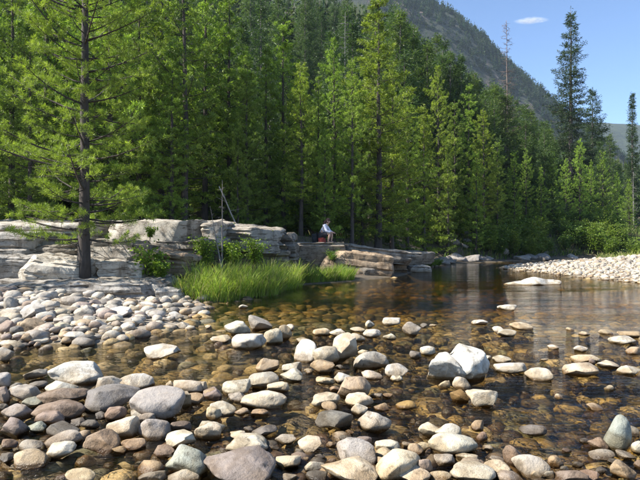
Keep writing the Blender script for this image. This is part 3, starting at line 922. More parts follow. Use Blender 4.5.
# ---------------------------------------------------------------- conifers
def tufts(buf, P, A, k, L, w, rs, spread=.8, c0=(.06, .11, .025), c1=(.13, .19, .04), jitter=.06):
    """k needle-fans at each point P along axis A"""
    n = len(P)
    P = np.repeat(P, k, 0); A = np.repeat(A, k, 0)
    d = A * rs.uniform(.2, .9, (n * k, 1)) + rs.randn(n * k, 3) * spread * .6
    d /= np.linalg.norm(d, axis=1)[:, None] + 1e-9
    s = np.cross(d, rs.randn(n * k, 3)); s /= np.linalg.norm(s, axis=1)[:, None] + 1e-9
    p = P + rs.randn(n * k, 3) * jitter
    ll = L * rs.uniform(.65, 1.2, (n * k, 1)); ww = w * rs.uniform(.7, 1.25, (n * k, 1))
    v = np.stack([p, p + d * ll * .5 + s * ww * .5, p + d * ll, p + d * ll * .5 - s * ww * .5], 1).reshape(-1, 3)
    i = np.arange(n * k)[:, None] * 4
    f = np.concatenate([i + np.array([[0, 1, 2]]), i + np.array([[0, 2, 3]])])
    t = np.repeat(np.clip(rs.randn(n) * .28 + .45, 0, 1), k)[:, None]
    c = np.array(c0) * (1 - t) + np.array(c1) * t
    c *= rs.uniform(.8, 1.2, (n * k, 1))
    buf.add(v, f, np.repeat(c, 4, 0))

def conifer(seed, H=12.0, base=.12, rad=1.7, kind='pine', k=6, L=.17, w=.026, dens=1.0, deadlow=0, r0=None):
    rs = np.random.RandomState(seed)
    wood, fol = Buf(), Buf()
    r0 = r0 or H * .0115
    zz = np.linspace(-.4, H, 14)
    wob = np.cumsum(rs.randn(14, 2) * .012 * H / 12, 0); wob[:2] = 0
    tp = np.stack([wob[:, 0], wob[:, 1], zz], 1)
    tr_ = r0 * np.clip(1.0 - zz / H, 0.02, 1) ** .8
    tr_[0] *= 1.35; tr_[1] *= 1.15
    bark = np.array([.075, .06, .05]) if kind == 'pine' else np.array([.12, .10, .09])
    wood.tube(tp, tr_, 8, bark)
    def trunk(z): return np.array([np.interp(z, zz, tp[:, 0]), np.interp(z, zz, tp[:, 1]), z])
    TP, TA = [], []
    z = base * H
    az = rs.rand() * 6.28
    step0 = (.40 if kind == 'pine' else .30) * (H / 12) ** .6 / dens
    # bare dead twigs under the crown
    for q in range(deadlow):
        zb = rs.uniform(.06, max(base, .25)) * H
        a = rs.rand() * 6.28; ln = rs.uniform(.3, .8) * rad * .8
        o = trunk(zb); dr = np.array([math.cos(a), math.sin(a), rs.uniform(-.25, .2)])
        m = o + dr * ln * .5 + np.array([0, 0, rs.uniform(-.1, .05)])
        wood.tube([o, m, o + dr * ln + np.array([0, 0, rs.uniform(-.2, .1)])], [.016, .011, .004], 3, bark * 1.1)
    while z < H * .985:
        t = (z - base * H) / (H * (1 - base))
        if kind == 'pine':
            prof = (1 - t) ** .62 * (.72 + .28 * min(1, t * 3.2))
            e0, curve = -.12 + .75 * t, .28
        elif kind == 'fir':
            prof = (1 - t) ** .85 * (.75 + .25 * min(1, t * 6)) + .03
            e0, curve = -.42 + .75 * t ** 1.5, .22
        nb = rs.randint(4, 7) if kind == 'pine' else rs.randint(5, 8)
        for b in range(nb):
            az += 6.283 / nb + rs.randn() * .35
            ln = rad * prof * rs.uniform(.6, 1.18)
            ln *= 1 + .38 * math.sin(az + z * 1.3 + seed) * math.sin(z * .9 + seed * 2.1)
            if rs.rand() < .14: ln *= .45
            if ln < .12: ln = .12
            o = trunk(z + rs.uniform(-.5, .5) * step0)
            dr = np.array([math.cos(az), math.sin(az), 0.0])
            sd = np.array([-dr[1], dr[0], 0.0])
            e = e0 + rs.randn() * .12
            bend = rs.randn() * .12
            def bp(s): return o + dr * ln * s + np.array([0, 0, 1.0]) * ln * (e * s + curve * s * s) + sd * ln * bend * s * s
            ss = np.linspace(0, 1, 5)
            pts = np.array([bp(s) for s in ss])
            br = max(.0065, .017 * ln) * (H / 12) ** .3
            wood.tube(pts, br * np.array([1, .8, .6, .4, .18]), 3, bark * .9)
            # side twigs
            s = .34 if kind == 'pine' else .12
            stp = (.25 if kind == 'pine' else .13) * (H / 12) ** .5 / max(ln, .3) / dens
            while s < 1.0:
                c = bp(s)
                for sg in (-1, 1):
                    if rs.rand() < .12: continue
                    tl = ln * (.42 if kind == 'pine' else .36) * (1.12 - s) * rs.uniform(.6, 1.2) + .05
                    if kind == 'pine':
                        td = dr * rs.uniform(.35, .8) + sd * sg * rs.uniform(.4, .9) + np.array([0, 0, rs.uniform(-.1, .5)])
                    else:
                        td = dr * rs.uniform(.5, .8) + sd * sg * rs.uniform(.5, .8) + np.array([0, 0, rs.uniform(-.35, .02)])
                    td /= np.linalg.norm(td)
                    sp_ = .13 if kind == 'pine' else .14
                    m = max(1, int(tl / (sp_ * (H / 12) ** .5)))
                    if kind == 'pine':
                        wood.tube([c, c + td * tl * .5 + np.array([0, 0, -.01]), c + td * tl], [.006, .004, .002], 3, bark * .8)
                        for u in ((1.0, .72, .45) if tl > .4 else (1.0, .6)):
                            TP.append(c + td * tl * u + np.array([0, 0, .03])); TA.append(td * .6 + np.array([0, 0, .55]))
                    else:
                        for j in range(m):
                            u = (j + rs.uniform(.5, 1.0)) / m
                            TP.append(c + td * tl * u); TA.append(td)
                s += stp * rs.uniform(.7, 1.3)
            TP.append(bp(1.0)); TA.append(dr * .8 + np.array([0, 0, .4]))
            TP.append(bp(.9)); TA.append(dr * .8 + np.array([0, 0, .4]))
        z += step0 * rs.uniform(.75, 1.25)
    TP.append(trunk(H)); TA.append(np.array([0, 0, 1.0]))
    TP = np.array(TP); TA = np.array(TA)
    if kind == 'pine':
        tufts(fol, TP, TA, k, L, w, rs, 1.05, (.095, .15, .03), (.31, .40, .085), .02 * L / .17)
    else:
        tufts(fol, TP, TA, k, L, w, rs, .6, (.05, .085, .035), (.13, .18, .06), .05 * L / .17)
    return dict(H=H, wood=wood.mesh('trunk'), fol=fol.mesh('crown'), n=len(TP))

PINES = [conifer(21 + i, 12, [.05, .09, .12, .06, .2, .04][i], [1.95, 1.7, 1.85, 1.55, 1.75, 2.15][i], 'pine', 14, .16, .028, 1.0, [6, 14, 18, 8, 22, 4][i]) for i in range(6)]
FIRS = [conifer(41 + i, 14, [.04, .06, .05, .10][i], [2.3, 1.9, 2.6, 1.7][i], 'fir', 5, .26, .05, .80, 0) for i in range(4)]
TALLFIR = conifer(61, 33, .03, 4.3, 'fir', 5, .42, .085, .72, 0)
SPIRE = conifer(62, 20, .06, 1.55, 'fir', 5, .34, .07, .8, 0)
NEARPINE = conifer(71, 12, .09, 2.6, 'pine', 34, .115, .0105, 1.25, 22, r0=.145)

def tree(proto, x, y, height, tint, label, group=None, name='pine_tree', rz=None, wide=1.0, z=None):
    z = hz(x, y) if z is None else z
    s = height / proto['H']
    r = link(name, None, loc=(x, y, z - .05), rot=(0, 0, prnd.uniform(0, 6.28) if rz is None else rz), scale=(s * wide, s * wide, s))
    r.empty_display_size = .3
    tag(r, label, 'tree', group)
    a = link('trunk', proto['wood'], M_BARK, r)
    b = link('crown', proto['fol'], M_NEEDLE, r)
    g = prnd.uniform(.85, 1.15)
    b.color = (tint[0] * g, tint[1] * g, tint[2] * g, 1)
    a.color = (1, 1, 1, 1)
    return r

def tree_at(proto, px, ptop, d, tint, label, group=None, name='pine_tree', wide=1.0, rz=None):
    x = (px - 320) / FPX * d
    z = hz(x, d)
    top = CAM_H + (240 - ptop) / FPX * d
    return tree(proto, x, d, top - z, tint, label, group, name, rz, wide, z)

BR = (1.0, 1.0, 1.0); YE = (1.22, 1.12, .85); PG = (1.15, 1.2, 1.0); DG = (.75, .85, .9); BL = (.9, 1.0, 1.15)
# singled-out trees
np_x, np_y = (84 - 320) / FPX * 14.3, 14.3
NP = tree(NEARPINE, np_x, np_y, 12.4, (1.22, 1.15, .9), 'big pine with dark trunk growing from the rock ledge over the beach', None, 'pine_tree', 2.2, 1.0, .55)
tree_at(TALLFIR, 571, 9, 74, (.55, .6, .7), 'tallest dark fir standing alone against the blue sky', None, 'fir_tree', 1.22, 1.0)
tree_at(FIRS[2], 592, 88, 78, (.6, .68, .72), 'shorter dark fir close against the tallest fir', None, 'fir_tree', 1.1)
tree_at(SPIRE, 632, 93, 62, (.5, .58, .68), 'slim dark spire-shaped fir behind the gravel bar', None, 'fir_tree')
for (x_, y_, h_, p_) in ((-11.4, 12.2, 7.0, 0),):
    tree(PINES[p_], x_, y_, h_, BR, 'pine on the bank beside the end of the blue-grey ledge slab')
tree_at(PINES[1], 378, -6, 28.5, YE, 'tall yellow-green pine behind the seated person', None, 'pine_tree', 1.25)
tree_at(PINES[4], 352, 58, 26.5, (1.1, 1.1, .9), 'thin pine with a bare grey lower trunk behind the person', None, 'pine_tree', .9)
tree_at(FIRS[0], 506, 92, 50, (1.15, 1.1, .9), 'broad olive fir under the dead spire', None, 'fir_tree', 1.15)

SG = 'pines in the stand behind the ledge'
for px, pt, d, pi, tint, wd, lab in [
    (-60, -110, 20, 0, BR, 1.1, 'pine beyond the shaded end of the ledge, past the big dark-trunked pine'), (-25, -90, 23, 5, BR, 1, 'bushy pine behind the blue-grey shaded ledge block'),
    (12, -70, 22, 3, BR, 1, 'narrow pine behind the wide pale slab, beside the bushy one'), (45, -100, 25, 0, PG, 1, 'pine with pale green needles behind the wide pale slab'),
    (68, -60, 29, 2, BR, 1.1, 'pine with a clear lower trunk hidden behind the big dark-trunked pine'), (110, -75, 22, 5, PG, 1, 'bushy pale green pine behind the end of the wide pale slab'),
    (138, -40, 24, 0, BR, 1, 'green pine behind the middle of the long pale-topped slab'), (160, -80, 27, 1, YE, 1, 'yellowish pine standing back behind the long pale-topped slab'),
    (184, -70, 23.5, 4, BR, 1.1, 'tall pine with a long bare dark trunk behind the pale-topped slab'), (205, -30, 26, 2, PG, 1.1, 'pale green pine behind the short grey end block of the ledge'),
    (228, -18, 26.5, 1, BR, 1.05, 'tall pine behind the leaning grey broken trunk'), (247, 55, 25.5, 0, BR, 1, 'shorter full pine behind the sloping grey slab'),
    (266, 45, 27, 3, BR, 1.1, 'narrow pine behind the end of the sloping grey slab'), (284, 20, 27.5, 0, PG, 1, 'tall pale green pine behind the dark upright ledge block'),
    (301, 62, 26, 4, YE, 1.1, 'yellowish thin-trunked pine behind the black backpack'), (318, 72, 27, 3, BR, 1, 'narrow green pine just behind the seated person'),
    (334, 38, 30, 5, PG, .85, 'bushy pale green pine in front of the bare dead treetop'), (392, 62, 31, 2, YE, 1, 'yellowish pine beside the tall yellow-green one, toward the far bank'),
    (362, 95, 29, 0, BR, 1, 'shorter green pine squeezed against the tall yellow-green one'), (408, 88, 33, 0, PG, 1, 'pale green pine behind the low grey slab at the ledge end'),
    (424, 105, 34, 3, YE, 1, 'narrow yellowish pine behind the pale round boulder at the ledge tip'), (238, 120, 24.5, 5, BR, .9, 'low bushy pine right behind the sloping grey slab'),
    (325, 130, 26, 5, PG, .9, 'low bushy pale green pine close behind the seated person'), (172, 40, 22.5, 3, PG, 1.1, 'short narrow pine right behind the long pale-topped slab'),
    (95, 60, 21.5, 0, BR, 1.0, 'short full pine close behind the wide pale slab'), (30, 20, 20.5, 5, BR, 1, 'low bushy pine close behind the wide pale slab')]:
    tree_at(PINES[pi], px, pt, d, tint, lab, SG, 'pine_tree', wd)
for px, pt, d, pi, tint, wd, lab in [
    (438, 66, 39, 5, YE, .85, 'tallest yellow-green pine on the far bank past the ledge tip'), (454, 100, 41, 0, BR, 1, 'green pine on the far bank beside the tallest yellow-green one'),
    (468, 84, 44, 1, PG, 1, 'tall slim pale green pine on the far bank'), (484, 108, 42, 2, YE, 1, 'yellowish pine on the far bank beside the broad olive fir'),
    (497, 140, 43, 0, BR, 1, 'short pine on the far bank below the dead spire'), (448, 140, 38, 3, BR, 1, 'short narrow pine at the water edge of the far bank'),
    (476, 150, 40, 0, PG, 1, 'short pale green pine at the foot of the far bank')]:
    tree_at(PINES[pi], px, pt, d, tint, lab, 'pines along the far bank', 'pine_tree', wd)
YOUNG = 'pale bright green young pine in the row behind the gravel bar'
for px, pt, d, pi, tint, wd in [(514, 150, 45, 0, PG, .95), (526, 148, 46, 5, PG, .8), (541, 165, 46, 3, PG, 1), (553, 150, 48, 0, PG, .9), (566, 158, 50, 5, PG, .8), (580, 138, 50, 5, PG, .8),
                                (591, 160, 52, 3, PG, 1), (603, 150, 55, 0, PG, .9), (617, 172, 55, 5, PG, .85), (629, 178, 57, 0, PG, 1), (645, 165, 57, 3, PG, 1), (664, 150, 56, 0, PG, 1), (690, 160, 55, 5, PG, 1)]:
    tree_at(PINES[pi], px, pt, d, tuple(a * 1.12 for a in tint), YOUNG, 'young pines behind the gravel bar', 'pine_tree', wd)

for px, pt, d, pi in [(398, 8, 46, 0), (413, 26, 48, 1), (428, 40, 50, 2), (443, 50, 53, 0), (458, 62, 54, 2), (474, 74, 57, 1), (490, 84, 60, 0), (520, 104, 62, 2), (534, 116, 64, 0),
                      (548, 122, 67, 1), (610, 132, 72, 0), (463, 92, 50, 3), (482, 98, 52, 2), (500, 104, 58, 1), (436, 72, 46, 3), (405, 50, 43, 2), (555, 138, 62, 0), (600, 140, 66, 2)]:
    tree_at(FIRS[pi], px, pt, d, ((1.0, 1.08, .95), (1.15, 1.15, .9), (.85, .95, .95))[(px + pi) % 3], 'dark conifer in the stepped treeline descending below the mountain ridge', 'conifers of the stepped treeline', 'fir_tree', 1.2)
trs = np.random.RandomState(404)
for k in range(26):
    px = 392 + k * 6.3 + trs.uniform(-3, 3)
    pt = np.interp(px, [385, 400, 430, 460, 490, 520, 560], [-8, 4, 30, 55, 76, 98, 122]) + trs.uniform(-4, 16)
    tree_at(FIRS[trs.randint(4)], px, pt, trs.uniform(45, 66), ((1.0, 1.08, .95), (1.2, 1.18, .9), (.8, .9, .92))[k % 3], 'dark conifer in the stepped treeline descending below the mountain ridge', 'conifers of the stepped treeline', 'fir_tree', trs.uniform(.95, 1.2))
# forest fill on the slope, each tree its own object
rs = np.random.RandomState(77)
spots = [(o.location.x, o.location.y) for o in bpy.data.objects if o.get('category') == 'tree']
def free(x, y, r):
    return all((x - a) ** 2 + (y - b) ** 2 > r * r for a, b in spots)
MIDL = 'mixed green pine further up the wooded slope behind the front pines'
SPRL = 'dark spruce on the wooded slope behind the pines, tint also carrying forest shade'
VALL = 'olive green fir in the valley woods behind the young pines'
cnt = 0
tries = 0
while cnt < 205 and tries < 9000:
    tries += 1
    u = rs.rand()
    y = 26 + 92 * u ** 1.35
    az = rs.uniform(-.74, .66)
    x = az * y
    P = np.array([[x, y]])
    if sdist(UPLAND, P)[0] < 2.5 or not free(x, y, 1.5 + y * .021): continue
    if az > .27 and y < 54: continue
    if y < 33 and -.12 < az < .2 and rs.rand() < .5: continue
    zt = hz(x, y)
    if az > .3:
        hgt_ = rs.uniform(8, 14) + (4 if y > 75 else 0)
        lim = CAM_H + (240 - np.interp(az, [.3, .42, .6], [105, 128, 175])) / FPX * y - zt
        if hgt_ > lim: hgt_ = lim * rs.uniform(.85, 1.0)
        pr, tint, lab, grp, nm = FIRS[rs.randint(4)], (1.1, 1.15, 1.0), VALL, 'firs in the valley woods', 'fir_tree'
    elif (y < 42 and rs.rand() < .4) or rs.rand() < .12:
        hgt_ = rs.uniform(9, 15)
        pr, tint, lab, grp, nm = PINES[rs.randint(6)], (BR, PG, YE)[rs.randint(3)], MIDL, 'pines on the wooded slope', 'pine_tree'
    else:
        hgt_ = rs.uniform(11, 19) if y > 42 else rs.uniform(9, 14)  # close behind the pines, dark-tinted spruces stand in for shaded forest gaps
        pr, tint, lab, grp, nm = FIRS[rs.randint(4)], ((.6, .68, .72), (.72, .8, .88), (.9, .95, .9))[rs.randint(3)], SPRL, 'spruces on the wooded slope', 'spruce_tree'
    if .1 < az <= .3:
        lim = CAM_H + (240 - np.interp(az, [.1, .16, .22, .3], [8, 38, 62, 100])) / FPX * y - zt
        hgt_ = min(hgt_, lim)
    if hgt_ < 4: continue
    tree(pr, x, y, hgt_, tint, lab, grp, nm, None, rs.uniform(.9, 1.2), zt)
    spots.append((x, y)); cnt += 1

# far woods: one mass
def far_woods():
    rs = np.random.RandomState(91)
    b = Buf()
    n = 0
    for q in range(9000):
        y = 105 + rs.rand() ** 1.6 * 330
        az = rs.uniform(-.72, .72) if q % 3 else rs.uniform(.1, .5)
        x = az * y
        hh = rs.uniform(9, 16)
        z = hz(x, y)
        lim = CAM_H + (240 - np.interp(az, [-.7, .1, .16, .22, .3, .42, .7], [-60, 6, 40, 66, 108, 134, 190])) / FPX * y - z
        if lim < 5: continue
        hh = min(hh, lim)
        far_tree(b, x, y, z, hh, rs, 9 if y < 170 else 6)
        n += 1
        if n > 3000: break
    o = link('far_woods', b.mesh('far_woods', False), M_NEEDLE)
    o.color = (1, 1, 1, 1)
    tag(o, 'distant mass of dark conifers covering the slope behind', 'woods', None, 'stuff')
def far_tree(b, x, y, z, hh, rs, lev):
    """trunk-less small conifer: ragged drooping sprays filling a narrow cone"""
    n = lev * 9
    t = 1 - np.sqrt(rs.rand(n)) * .97
    r = hh * rs.uniform(.12, .17) * (1 - t) ** .8 * rs.uniform(.35, 1.12, n)
    a = rs.rand(n) * 6.283
    c = np.stack([x + r * np.cos(a), y + r * np.sin(a), z + hh * t], 1)
    sz = (hh * (.055 + .075 * (1 - t)) * (7 / lev) ** .5)[:, None]
    out = np.stack([np.cos(a), np.sin(a), -.35 + rs.randn(n) * .3], 1)
    sd = np.stack([-np.sin(a), np.cos(a), rs.randn(n) * .5], 1)
    v = np.stack([c - out * sz * .6 + sd * sz * .15, c + out * sz * .5 + sd * sz * .55, c + out * sz * .7 - sd * sz * .5], 1).reshape(-1, 3)
    tip = np.array([[x, y, z + hh * 1.04], [x + hh * .02, y - hh * .012, z + hh * .84], [x - hh * .02, y + hh * .01, z + hh * .84]])
    v = np.concatenate([v, tip])
    g = rs.uniform(.7, 1.35)
    b.add(v, np.arange(len(v)).reshape(-1, 3), np.array([.06, .095, .045]) * g * np.array([rs.uniform(.85, 1.3), 1, rs.uniform(.85, 1.1)]))
far_woods()

# ---------------------------------------------------------------- mountain and far hills
def mountain_material():
    m, nt, out = nodemat('cliff and talus')
    geo = N(nt, 'ShaderNodeNewGeometry')
    mp = N(nt, 'ShaderNodeMapping'); mp.inputs['Scale'].default_value = (1, 1, .45)
    nt.links.new(geo.outputs['Position'], mp.inputs[0])
    n1 = noise(nt, mp.outputs[0], .03, 7, .65, .5)
    n2 = noise(nt, mp.outputs[0], .16, 6, .7)
    sep = N(nt, 'ShaderNodeSeparateXYZ'); nt.links.new(geo.outputs['Normal'], sep.inputs[0])
    c = mixc(nt, (.17, .125, .105), (.07, .056, .05), maprange(nt, n2, .4, .6))
    veg = maprange(nt, math_n(nt, 'ADD', n1, math_n(nt, 'MULTIPLY', sep.outputs[2], .35)), .56, .72)
    c = mixc(nt, c, (.028, .036, .022), veg)
    p = N(nt, 'ShaderNodeBsdfPrincipled'); p.inputs['Roughness'].default_value = .95
    nt.links.new(c, p.inputs['Base Color'])
    nt.links.new(bump(nt, n2, 1.0, 4.0), p.inputs['Normal'])
    nt.links.new(p.outputs[0], out.inputs[0])
    return m
def mount_h(x, y):
    xc = x / np.maximum(y, 1) * 620                     # ridge follows the valley's side
    ridge = np.interp(xc, [-900, -300, -50, 60, 143, 170, 202, 252, 330, 420, 520], [325, 325, 322, 306, 258, 238, 207, 163, 96, 30, -20])
    f = smooth(360, 630, y) ** .8
    back = 1 - .5 * smooth(700, 1100, y)
    q = np.stack([x * .011, y * .011, x * 0], 1)
    nn = fbm(q, 5, 2.1, .55)
    gul = np.abs(fbm(q * np.array([2.2, .8, 1]) + 5, 4))
    hh = ridge * f * back
    return hh + (nn * 26 - gul * 22) * f * (1 - .72 * np.exp(-((y - 640) / 70) ** 2)) - 12 * (1 - f)
mx = np.linspace(-520, 560, 190); my = np.concatenate([np.linspace(350, 700, 120), np.linspace(712, 1100, 30)])
MX, MY = np.meshgrid(mx, my)
MZ = mount_h(MX.ravel(), MY.ravel())
ii = np.arange(len(my) - 1)[:, None] * len(mx) + np.arange(len(mx) - 1)[None, :]
mq = np.stack([ii, ii + 1, ii + len(mx) + 1, ii + len(mx)], -1).reshape(-1, 4)
mount = link('mountain', mesh_np('mountain', np.stack([MX.ravel(), MY.ravel(), MZ], 1), mq, None, True), mountain_material())
tag(mount, kind='structure')

def mountain_woods():
    rs = np.random.RandomState(17)
    b = Buf()
    n = 26000
    x = rs.uniform(20, 420, n); y = rs.uniform(380, 690, n)
    az = x / y
    z = mount_h(x, y)
    dens = pnoise(np.stack([x * .02, y * .02, x * 0 + 3], 1)) + .62 + .25 * smooth(600, 640, y)
    slope = (mount_h(x, y + 4) - z) / 4
    ok = (rs.rand(n) < np.clip(dens, .25, 1)) & (az > .08) & (az < .62) & ((slope < 1.1) | (rs.rand(n) < .4))
    for i in np.nonzero(ok)[0][:9500]:
        far_tree(b, x[i], y[i], z[i] - .5, rs.uniform(4.5, 11.5), rs, 3)
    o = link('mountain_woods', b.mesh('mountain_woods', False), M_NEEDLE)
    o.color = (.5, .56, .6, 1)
    tag(o, 'tiny dark conifers dotted over the hazy mountainside', 'woods', None, 'stuff')
mountain_woods()

def far_hill():
    hx = np.linspace(250, 2000, 150); hy = np.linspace(850, 1900, 60)
    HX, HY = np.meshgrid(hx, hy)
    a = HX.ravel() / HY.ravel()
    x, y = HX.ravel(), HY.ravel()
    q = np.stack([x * .004, y * .004, x * 0], 1)
    top = np.interp(a, [.2, .48, .58, .75, 1.2], [300, 285, 268, 262, 280])
    z = top * smooth(850, 1330, y) + fbm(q, 4) * 26 * smooth(900, 1200, y)
    ii = np.arange(len(hy) - 1)[:, None] * len(hx) + np.arange(len(hx) - 1)[None, :]
    q_ = np.stack([ii, ii + 1, ii + len(hx) + 1, ii + len(hx)], -1).reshape(-1, 4)
    m, nt, out = nodemat('far wooded hill')
    geo = N(nt, 'ShaderNodeNewGeometry')
    n1 = noise(nt, geo.outputs['Position'], .05, 6, .75)
    c = mixc(nt, (.02, .03, .016), (.05, .066, .03), maprange(nt, n1, .4, .62))
    p = N(nt, 'ShaderNodeBsdfPrincipled'); p.inputs['Roughness'].default_value = 1
    nt.links.new(c, p.inputs['Base Color'])
    nt.links.new(bump(nt, n1, 1, 12.0), p.inputs['Normal'])
    nt.links.new(p.outputs[0], out.inputs[0])
    o = link('hills', mesh_np('hills', np.stack([x, y, z], 1), q_), m)
    tag(o, kind='structure')
far_hill()

# ---------------------------------------------------------------- dead trees
def dead_tree(name, px, pbase, ptop, d, label, r0, seed, lean=0.0, nb=40, blen=.9, col=(.33, .29, .26), z=None):
    rs = np.random.RandomState(seed)
    t = Buf(); rest = Buf(); b = rest; limbs = []
    x = (px - 320) / FPX * d
    z = hz(x, d) if z is None else z
    H_ = CAM_H + (240 - ptop) / FPX * d - z
    zz = np.linspace(-.2, H_, 10)
    wob = np.cumsum(rs.randn(10, 2) * .01 * H_ / 6, 0); wob[:2] = 0
    tp = np.stack([wob[:, 0] + lean * zz, wob[:, 1], zz], 1)
    t.tube(tp, r0 * np.clip(1 - zz / H_, .08, 1) ** .8, 7, col)
    for k in range(nb):
        if nb < 15:
            b = Buf(); limbs.append(b)
        zb = rs.uniform(.25, .99) * H_
        f = 1 - zb / H_
        a = rs.rand() * 6.28; ln = blen * (.25 + .9 * f) * rs.uniform(.4, 1.1)
        o = np.array([np.interp(zb, zz, tp[:, 0]), np.interp(zb, zz, tp[:, 1]), zb])
        dr = np.array([math.cos(a), math.sin(a), rs.uniform(-.3, .35)])
        e = o + dr * ln + np.array([0, 0, rs.uniform(-.15, .2) * ln])
        m_ = o + dr * ln * .55
        rb = max(.007, min(r0 * .16, .02))
        b.tube([o, m_, e], [rb, rb * .7, rb * .25], 3, np.array(col) * .95)
        for j in range(3):
            s = rs.uniform(.35, .95); p = o + (e - o) * s
            d2 = dr + rs.randn(3) * .7
            b.tube([p, p + d2 * ln * .18, p + d2 * ln * .3 + np.array([0, 0, -.02])], [rb * .5, rb * .35, rb * .12], 3, np.array(col) * .9)
    b = rest
    r = link(name, None, loc=(x, d, z))
    tag(r, label, 'tree')
    link('trunk', t.mesh('trunk'), M_BARK, r)
    for bb in limbs:
        link('branch', bb.mesh('branch'), M_BARK, r)
    if b.n: link('branches', b.mesh('branches'), M_BARK, r)['kind'] = 'stuff'
dead_tree('dead_tree', 507, 240, 20, 53, 'dead grey-brown bare spire rising above the olive fir', .15, 5, nb=230, blen=1.7, col=(.20, .155, .135))
dead_tree('dead_tree', 344, 200, 12, 36, 'bare grey dead treetop among the pines behind the person', .08, 6, nb=80, blen=1.2, col=(.22, .21, .20))
dead_tree('dead_sapling', 222, 265, 180, 16.6, 'thin bare dead sapling standing in the grass', .035, 7, lean=.0, nb=12, blen=.45, col=(.25, .22, .20))
dead_tree('dead_sapling', 226, 265, 206, 16.2, 'leaning dead sapling crossing the thin upright one in the grass', .03, 9, lean=-.2, nb=9, blen=.4, col=(.22, .20, .18))
dead_tree('dead_tree', 634, 225, 172, 58, 'short bare grey dead pine standing among young pines behind the bar', .09, 8, nb=60, blen=1.0, col=(.24, .23, .21))

def log(p0, p1, r, label, seed, col=(.40, .37, .33)):
    rs = np.random.RandomState(seed)
    a, b_ = np.array(p0), np.array(p1)
    t = np.linspace(0, 1, 8)[:, None]
    pts = a + (b_ - a) * t + rs.randn(8, 3) * r * .25
    b = Buf(); b.tube(pts, r * np.linspace(1.0, .6, 8) * rs.uniform(.85, 1.1, 8), 8, col)
    for k in range(4):
        s = rs.uniform(.2, .95); p = a + (b_ - a) * s; dr = rs.randn(3) * .25
        b.tube([p, p + dr * .6, p + dr], [r * .25, r * .18, r * .05], 4, col)
    o = link('fallen_log', b.mesh('fallen_log'), M_BARK)
    tag(o, label, 'log')
g0 = at(240, 232, 22.5); g0[2] = hz(g0[0], g0[1]) + .1
log(g0, at(219, 186, 22.0), .035, 'thin grey broken trunk leaning in the shade behind the top slab', 4, (.36, .33, .30))
x0 = (380 - 320) / FPX * 27; g1 = np.array([x0, 27, hz(x0, 27) + .15]); x1 = (432 - 320) / FPX * 31
log(g1, np.array([x1, 31, hz(x1, 31) + .25]), .09, 'grey fallen log lying on the bank beyond the sloping slab', 6, (.42, .40, .37))

# ---------------------------------------------------------------- shrubs
def shrub_mesh(seed, H_=1.0, spread=.55, stems=9, leaf=.05, nl=900, c0=(.09, .15, .03), c1=(.22, .30, .06), upright=1.0):
    rs = np.random.RandomState(seed)
    st, lf = Buf(), Buf()
    LP, LA = [], []
    for s in range(stems):
        a = rs.rand() * 6.28; e = rs.uniform(.15, 1.0) * spread
        hh = H_ * rs.uniform(.55, 1.05)
        t = np.linspace(0, 1, 6)[:, None]
        tip = np.array([math.cos(a) * e, math.sin(a) * e, hh])
        pts = np.array([0, 0, -.05]) + tip * np.concatenate([t ** 1.3, t ** 1.3, t ** (.85 * upright)], 1) + rs.randn(6, 3) * .012 * H_
        pts[0] = (rs.randn() * .03, rs.randn() * .03, -.08)
        st.tube(pts, .011 * H_ ** .5 * np.linspace(1, .25, 6), 4, (.16, .12, .08))
        for q in range(nl // stems):
            u = rs.uniform(.25, 1.0)
            p = np.array([np.interp(u, t[:, 0], pts[:, i]) for i in range(3)])
            d = rs.randn(3); d[2] = abs(d[2]) * .4; d /= np.linalg.norm(d)
            LP.append(p + d * rs.exponential(.10) * H_ ** .7); LA.append(d)
    LP = np.array(LP); LA = np.array(LA); n = len(LP)
    nrm = rs.randn(n, 3) * .6 + np.array([0, 0, .8])
    s = np.cross(LA, nrm); s /= np.linalg.norm(s, axis=1)[:, None] + 1e-9
    ll = leaf * rs.uniform(.7, 1.4, (n, 1)); ww = ll * .42
    up = np.array([0, 0, 1.0])
    v = np.stack([LP, LP + LA * ll * .5 + s * ww, LP + LA * ll - up * ll * .15, LP + LA * ll * .5 - s * ww], 1).reshape(-1, 3)
    i = np.arange(n)[:, None] * 4
    f = np.concatenate([i + np.array([[0, 1, 2]]), i + np.array([[0, 2, 3]])])
    t = rs.rand(n, 1)
    c = (np.array(c0) * (1 - t) + np.array(c1) * t) * rs.uniform(.85, 1.15, (n, 1))
    lf.add(v, f, np.repeat(c, 4, 0))
    return st.mesh('stems'), lf.mesh('leaves')
SHRUBS = [shrub_mesh(200 + k, 1.0, [.45, .6, .5, .4][k], [8, 11, 9, 7][k], [.085, .07, .1, .06][k], [700, 1400, 1100, 1500][k]) for k in range(4)]
BIGSHRUB = [shrub_mesh(230 + k, 2.4, 1.0, 12, .13, 2400, (.08, .13, .03), (.20, .27, .06)) for k in range(3)]
def shrub(kind, x, y, s, tint, label, group=None, name='shrub', z=None, hs=1.0):
    st, lf = kind
    r = link(name, None, loc=(x, y, hz(x, y) if z is None else z), rot=(0, 0, prnd.uniform(0, 6.28)), scale=(s, s, s * hs))
    tag(r, label, 'shrub', group)
    link('stems', st, M_BARK, r)
    b = link('leaves', lf, M_LEAF, r); b.color = (*tint, 1)
def shrub_px(kind, px, py, d, s, tint, label, group=None, hs=1.0, name='shrub'):
    p = at(px, py, d)
    shrub(kind, p[0], p[1], s, tint, label, group, name, p[2], hs)
LG = (1.25, 1.2, 1.0)
shrub_px(SHRUBS[0], 151, 284, 14.6, 1.0, LG, 'small bright green sapling rooted between ledge rocks and water', None, 1.15)
shrub_px(SHRUBS[2], 160, 282, 14.4, .55, LG, 'low leafy plant beside the bright sapling on the ledge')
